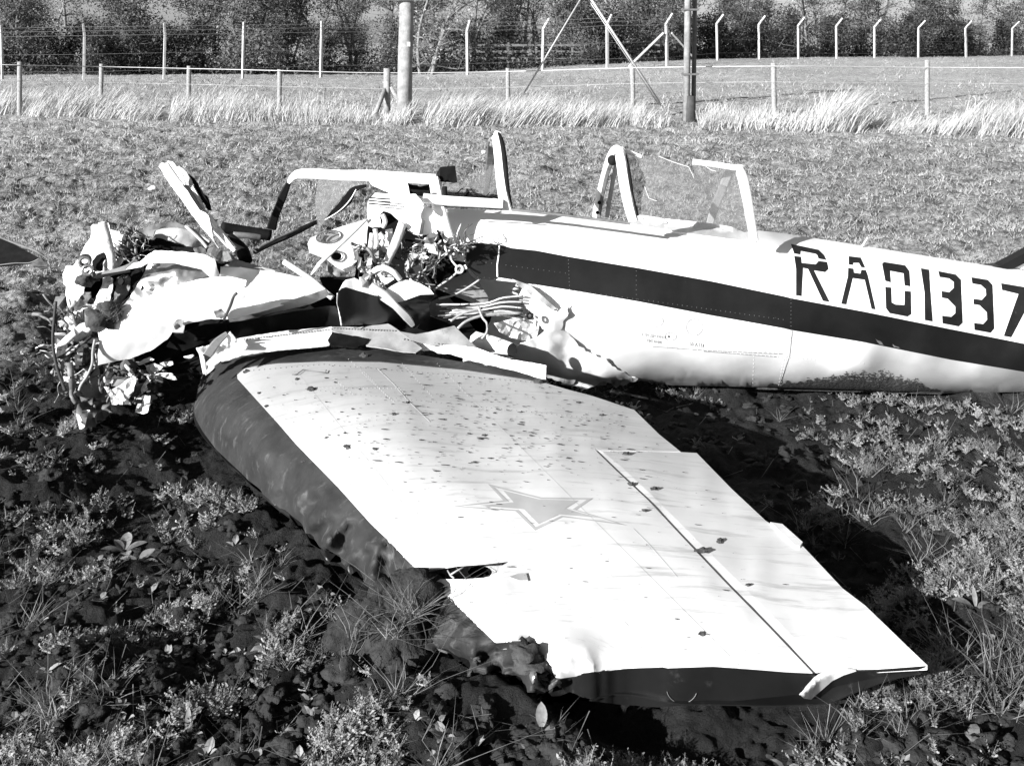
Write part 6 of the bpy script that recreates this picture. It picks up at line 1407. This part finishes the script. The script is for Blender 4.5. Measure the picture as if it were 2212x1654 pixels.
def scatter(libV, n_, seed, y0, y1, dens, smin, smax, name, m, label, cat, ybias=1.0, yw=8.6):
    r = np.random.default_rng(seed); px = r.uniform(-90, 2300, n_); py = y0 + (y1 - y0) * r.uniform(0, 1, n_) ** ybias
    P = atZ(px, py, 0.); k = (r.uniform(0, 1, n_) < dens(P[:, 0], P[:, 1])) & ~under_plane(P[:, 0], P[:, 1]); P = P[k]; z = gz(P[:, 0], P[:, 1]) + .003
    out = []; which = r.integers(len(libV), size=len(P)); az = r.uniform(0, 6.28, len(P)); s = r.uniform(smin, smax, len(P))
    for w_ in range(len(libV)):
        i = which == w_
        if not i.any(): continue
        V = libV[w_]; c, s_ = np.cos(az[i]), np.sin(az[i]); tx, ty = r.normal(0, .25, i.sum()), r.normal(0, .25, i.sum())
        X = V[None, :, 0] * c[:, None] - V[None, :, 1] * s_[:, None]; Y = V[None, :, 0] * s_[:, None] + V[None, :, 1] * c[:, None]; Z = np.repeat(V[None, :, 2], i.sum(), 0)
        X = X + Z * tx[:, None]; Y = Y + Z * ty[:, None]
        out.append((np.stack([X, Y, Z], -1) * s[i][:, None, None] + np.stack([P[i, 0], P[i, 1], z[i]], -1)[:, None]).reshape(-1, 3))
    V = np.concatenate(out); tag(_old_link(name, mesh_from(name, V, np.arange(len(V)).reshape(-1, 4), False), m), label, cat, kind='stuff')
def dw(s, b, th): return lambda X, Y: np.clip((fbm(X * s, Y * s, None, 3, b) + th - .12 * (X < .2) + 1.3 * np.exp(-((X - 2.5) / 1.0) ** 4 - ((Y - 4.1) / 1.1) ** 4) - 1.0 * np.exp(-((X - .9) / .5) ** 2 - ((Y - 4.5) / .6) ** 2)) * 4, 0.015, 1)
sprigs = [sprig(s) for s in range(14)]; tufts = [tuft(s) for s in range(14)]; broads = [broad(s) for s in range(10)]
scatter(sprigs, 17000, 101, 590, 1750, dw(5.2, 7, -.14), .45, 1.0, 'weeds', M_weed, 'small leafy weeds and clover over the ploughed soil', 'weeds', 1.15)
scatter(tufts, 1200, 102, 590, 1760, dw(3.4, 27, -.16), .5, 1.15, 'grass_tufts', M_straw, 'loose wiry grass tufts over the ploughed soil', 'grass', .75)
scatter(broads, 260, 103, 620, 1740, dw(1.1, 37, .0), .5, 1.0, 'broad_leaf_weeds', M_weed, 'broad-leaved weeds between the clods', 'weeds', .9)
# litter of straws
r = np.random.default_rng(41); n_ = 1500
px = r.uniform(-60, 2270, n_); py = r.uniform(640, 1740, n_); P = atZ(px, py, 0.); k = ~under_plane(P[:, 0], P[:, 1]); P = P[k]; P[:, 2] = gz(P[:, 0], P[:, 1]) + .012; n_ = len(P)
a = r.uniform(0, 6.28, n_); L = r.uniform(.015, .06, n_); d = np.stack([np.cos(a), np.sin(a), r.normal(0, .25, n_)], 1) * L[:, None]; q = np.stack([-np.sin(a), np.cos(a), 0 * a], 1) * .0012
V = np.stack([P - d - q, P + d - q * .4, P + d + q * .4, P - d + q], 1).reshape(-1, 3); tag(_old_link('straw_litter', mesh_from('straw_litter', V, np.arange(n_ * 4).reshape(-1, 4), False), M_straw), 'dead straws scattered over the soil', 'straw', kind='stuff')
# individual larger leaf plants one can pick out
def leafplant(px, py, leaves, label, m=None, s=1.0):
    P = atZ(np.array([px]), np.array([py]), 0.)[0]; P[2] = gz(P[0], P[1]) + .005
    e = empty('leafy_plant', P, label, 'plant')
    for az, up, L, wv in leaves:
        a = math.radians(az); d = np.array([math.cos(a), math.sin(a), up]); d /= np.linalg.norm(d); q = np.cross(d, [0, 0, 1.]); q /= np.linalg.norm(q); nn = np.cross(q, d); L *= s; wv *= s
        n_ = 7; V = []
        for i in range(n_):
            t = i / (n_ - 1); c = d * L * t + d * .01 - nn * L * .2 * t * t + nn * .0; ww = wv * math.sin(math.pi * min(1, t * .86 + .1)) ** .8 * (1 if i < n_ - 1 else .1)
            V += [c - q * ww + nn * ww * .3, c, c + q * ww + nn * ww * .3]
        V = np.array(V); i = np.arange(n_ - 1)[:, None] * 3; Fq = np.concatenate([i + np.array([[0, 1, 4, 3]]), i + np.array([[1, 2, 5, 4]])])
        o = bpy.data.objects.new('leaf', mesh_from('leaf', V, Fq)); COL.objects.link(o); o.parent = e; o.data.materials.append(M_weed)
leafplant(268, 1145, [(200, .5, .07, .018), (100, .6, .08, .02), (20, .5, .07, .02), (-60, .4, .06, .018), (150, .9, .05, .015)], 'broad-leaved plant on the dark soil at mid left')
leafplant(300, 1185, [(170, .3, .06, .018), (60, .5, .06, .02), (-20, .3, .07, .018)], 'low broad-leaved plant just below the first one at mid left')
leafplant(405, 1585, [(100, 3, .05, .008), (80, 2.2, .042, .007)], 'upright pointed pair of leaves near the bottom left edge')
leafplant(2108, 1315, [(80, 2.5, .055, .007), (160, .5, .06, .02), (10, .6, .04, .012)], 'tall narrow leaf standing in the wing shadow at right')
leafplant(1170, 1650, [(90, 2, .05, .014), (200, .8, .03, .01), (-30, .7, .03, .012)], 'small upright leaf plant in front of the wing tip')
leafplant(1900, 1530, [(170, .6, .05, .016), (30, .6, .05, .015), (100, 1.0, .04, .012)], 'leafy plant just below the aileron end')
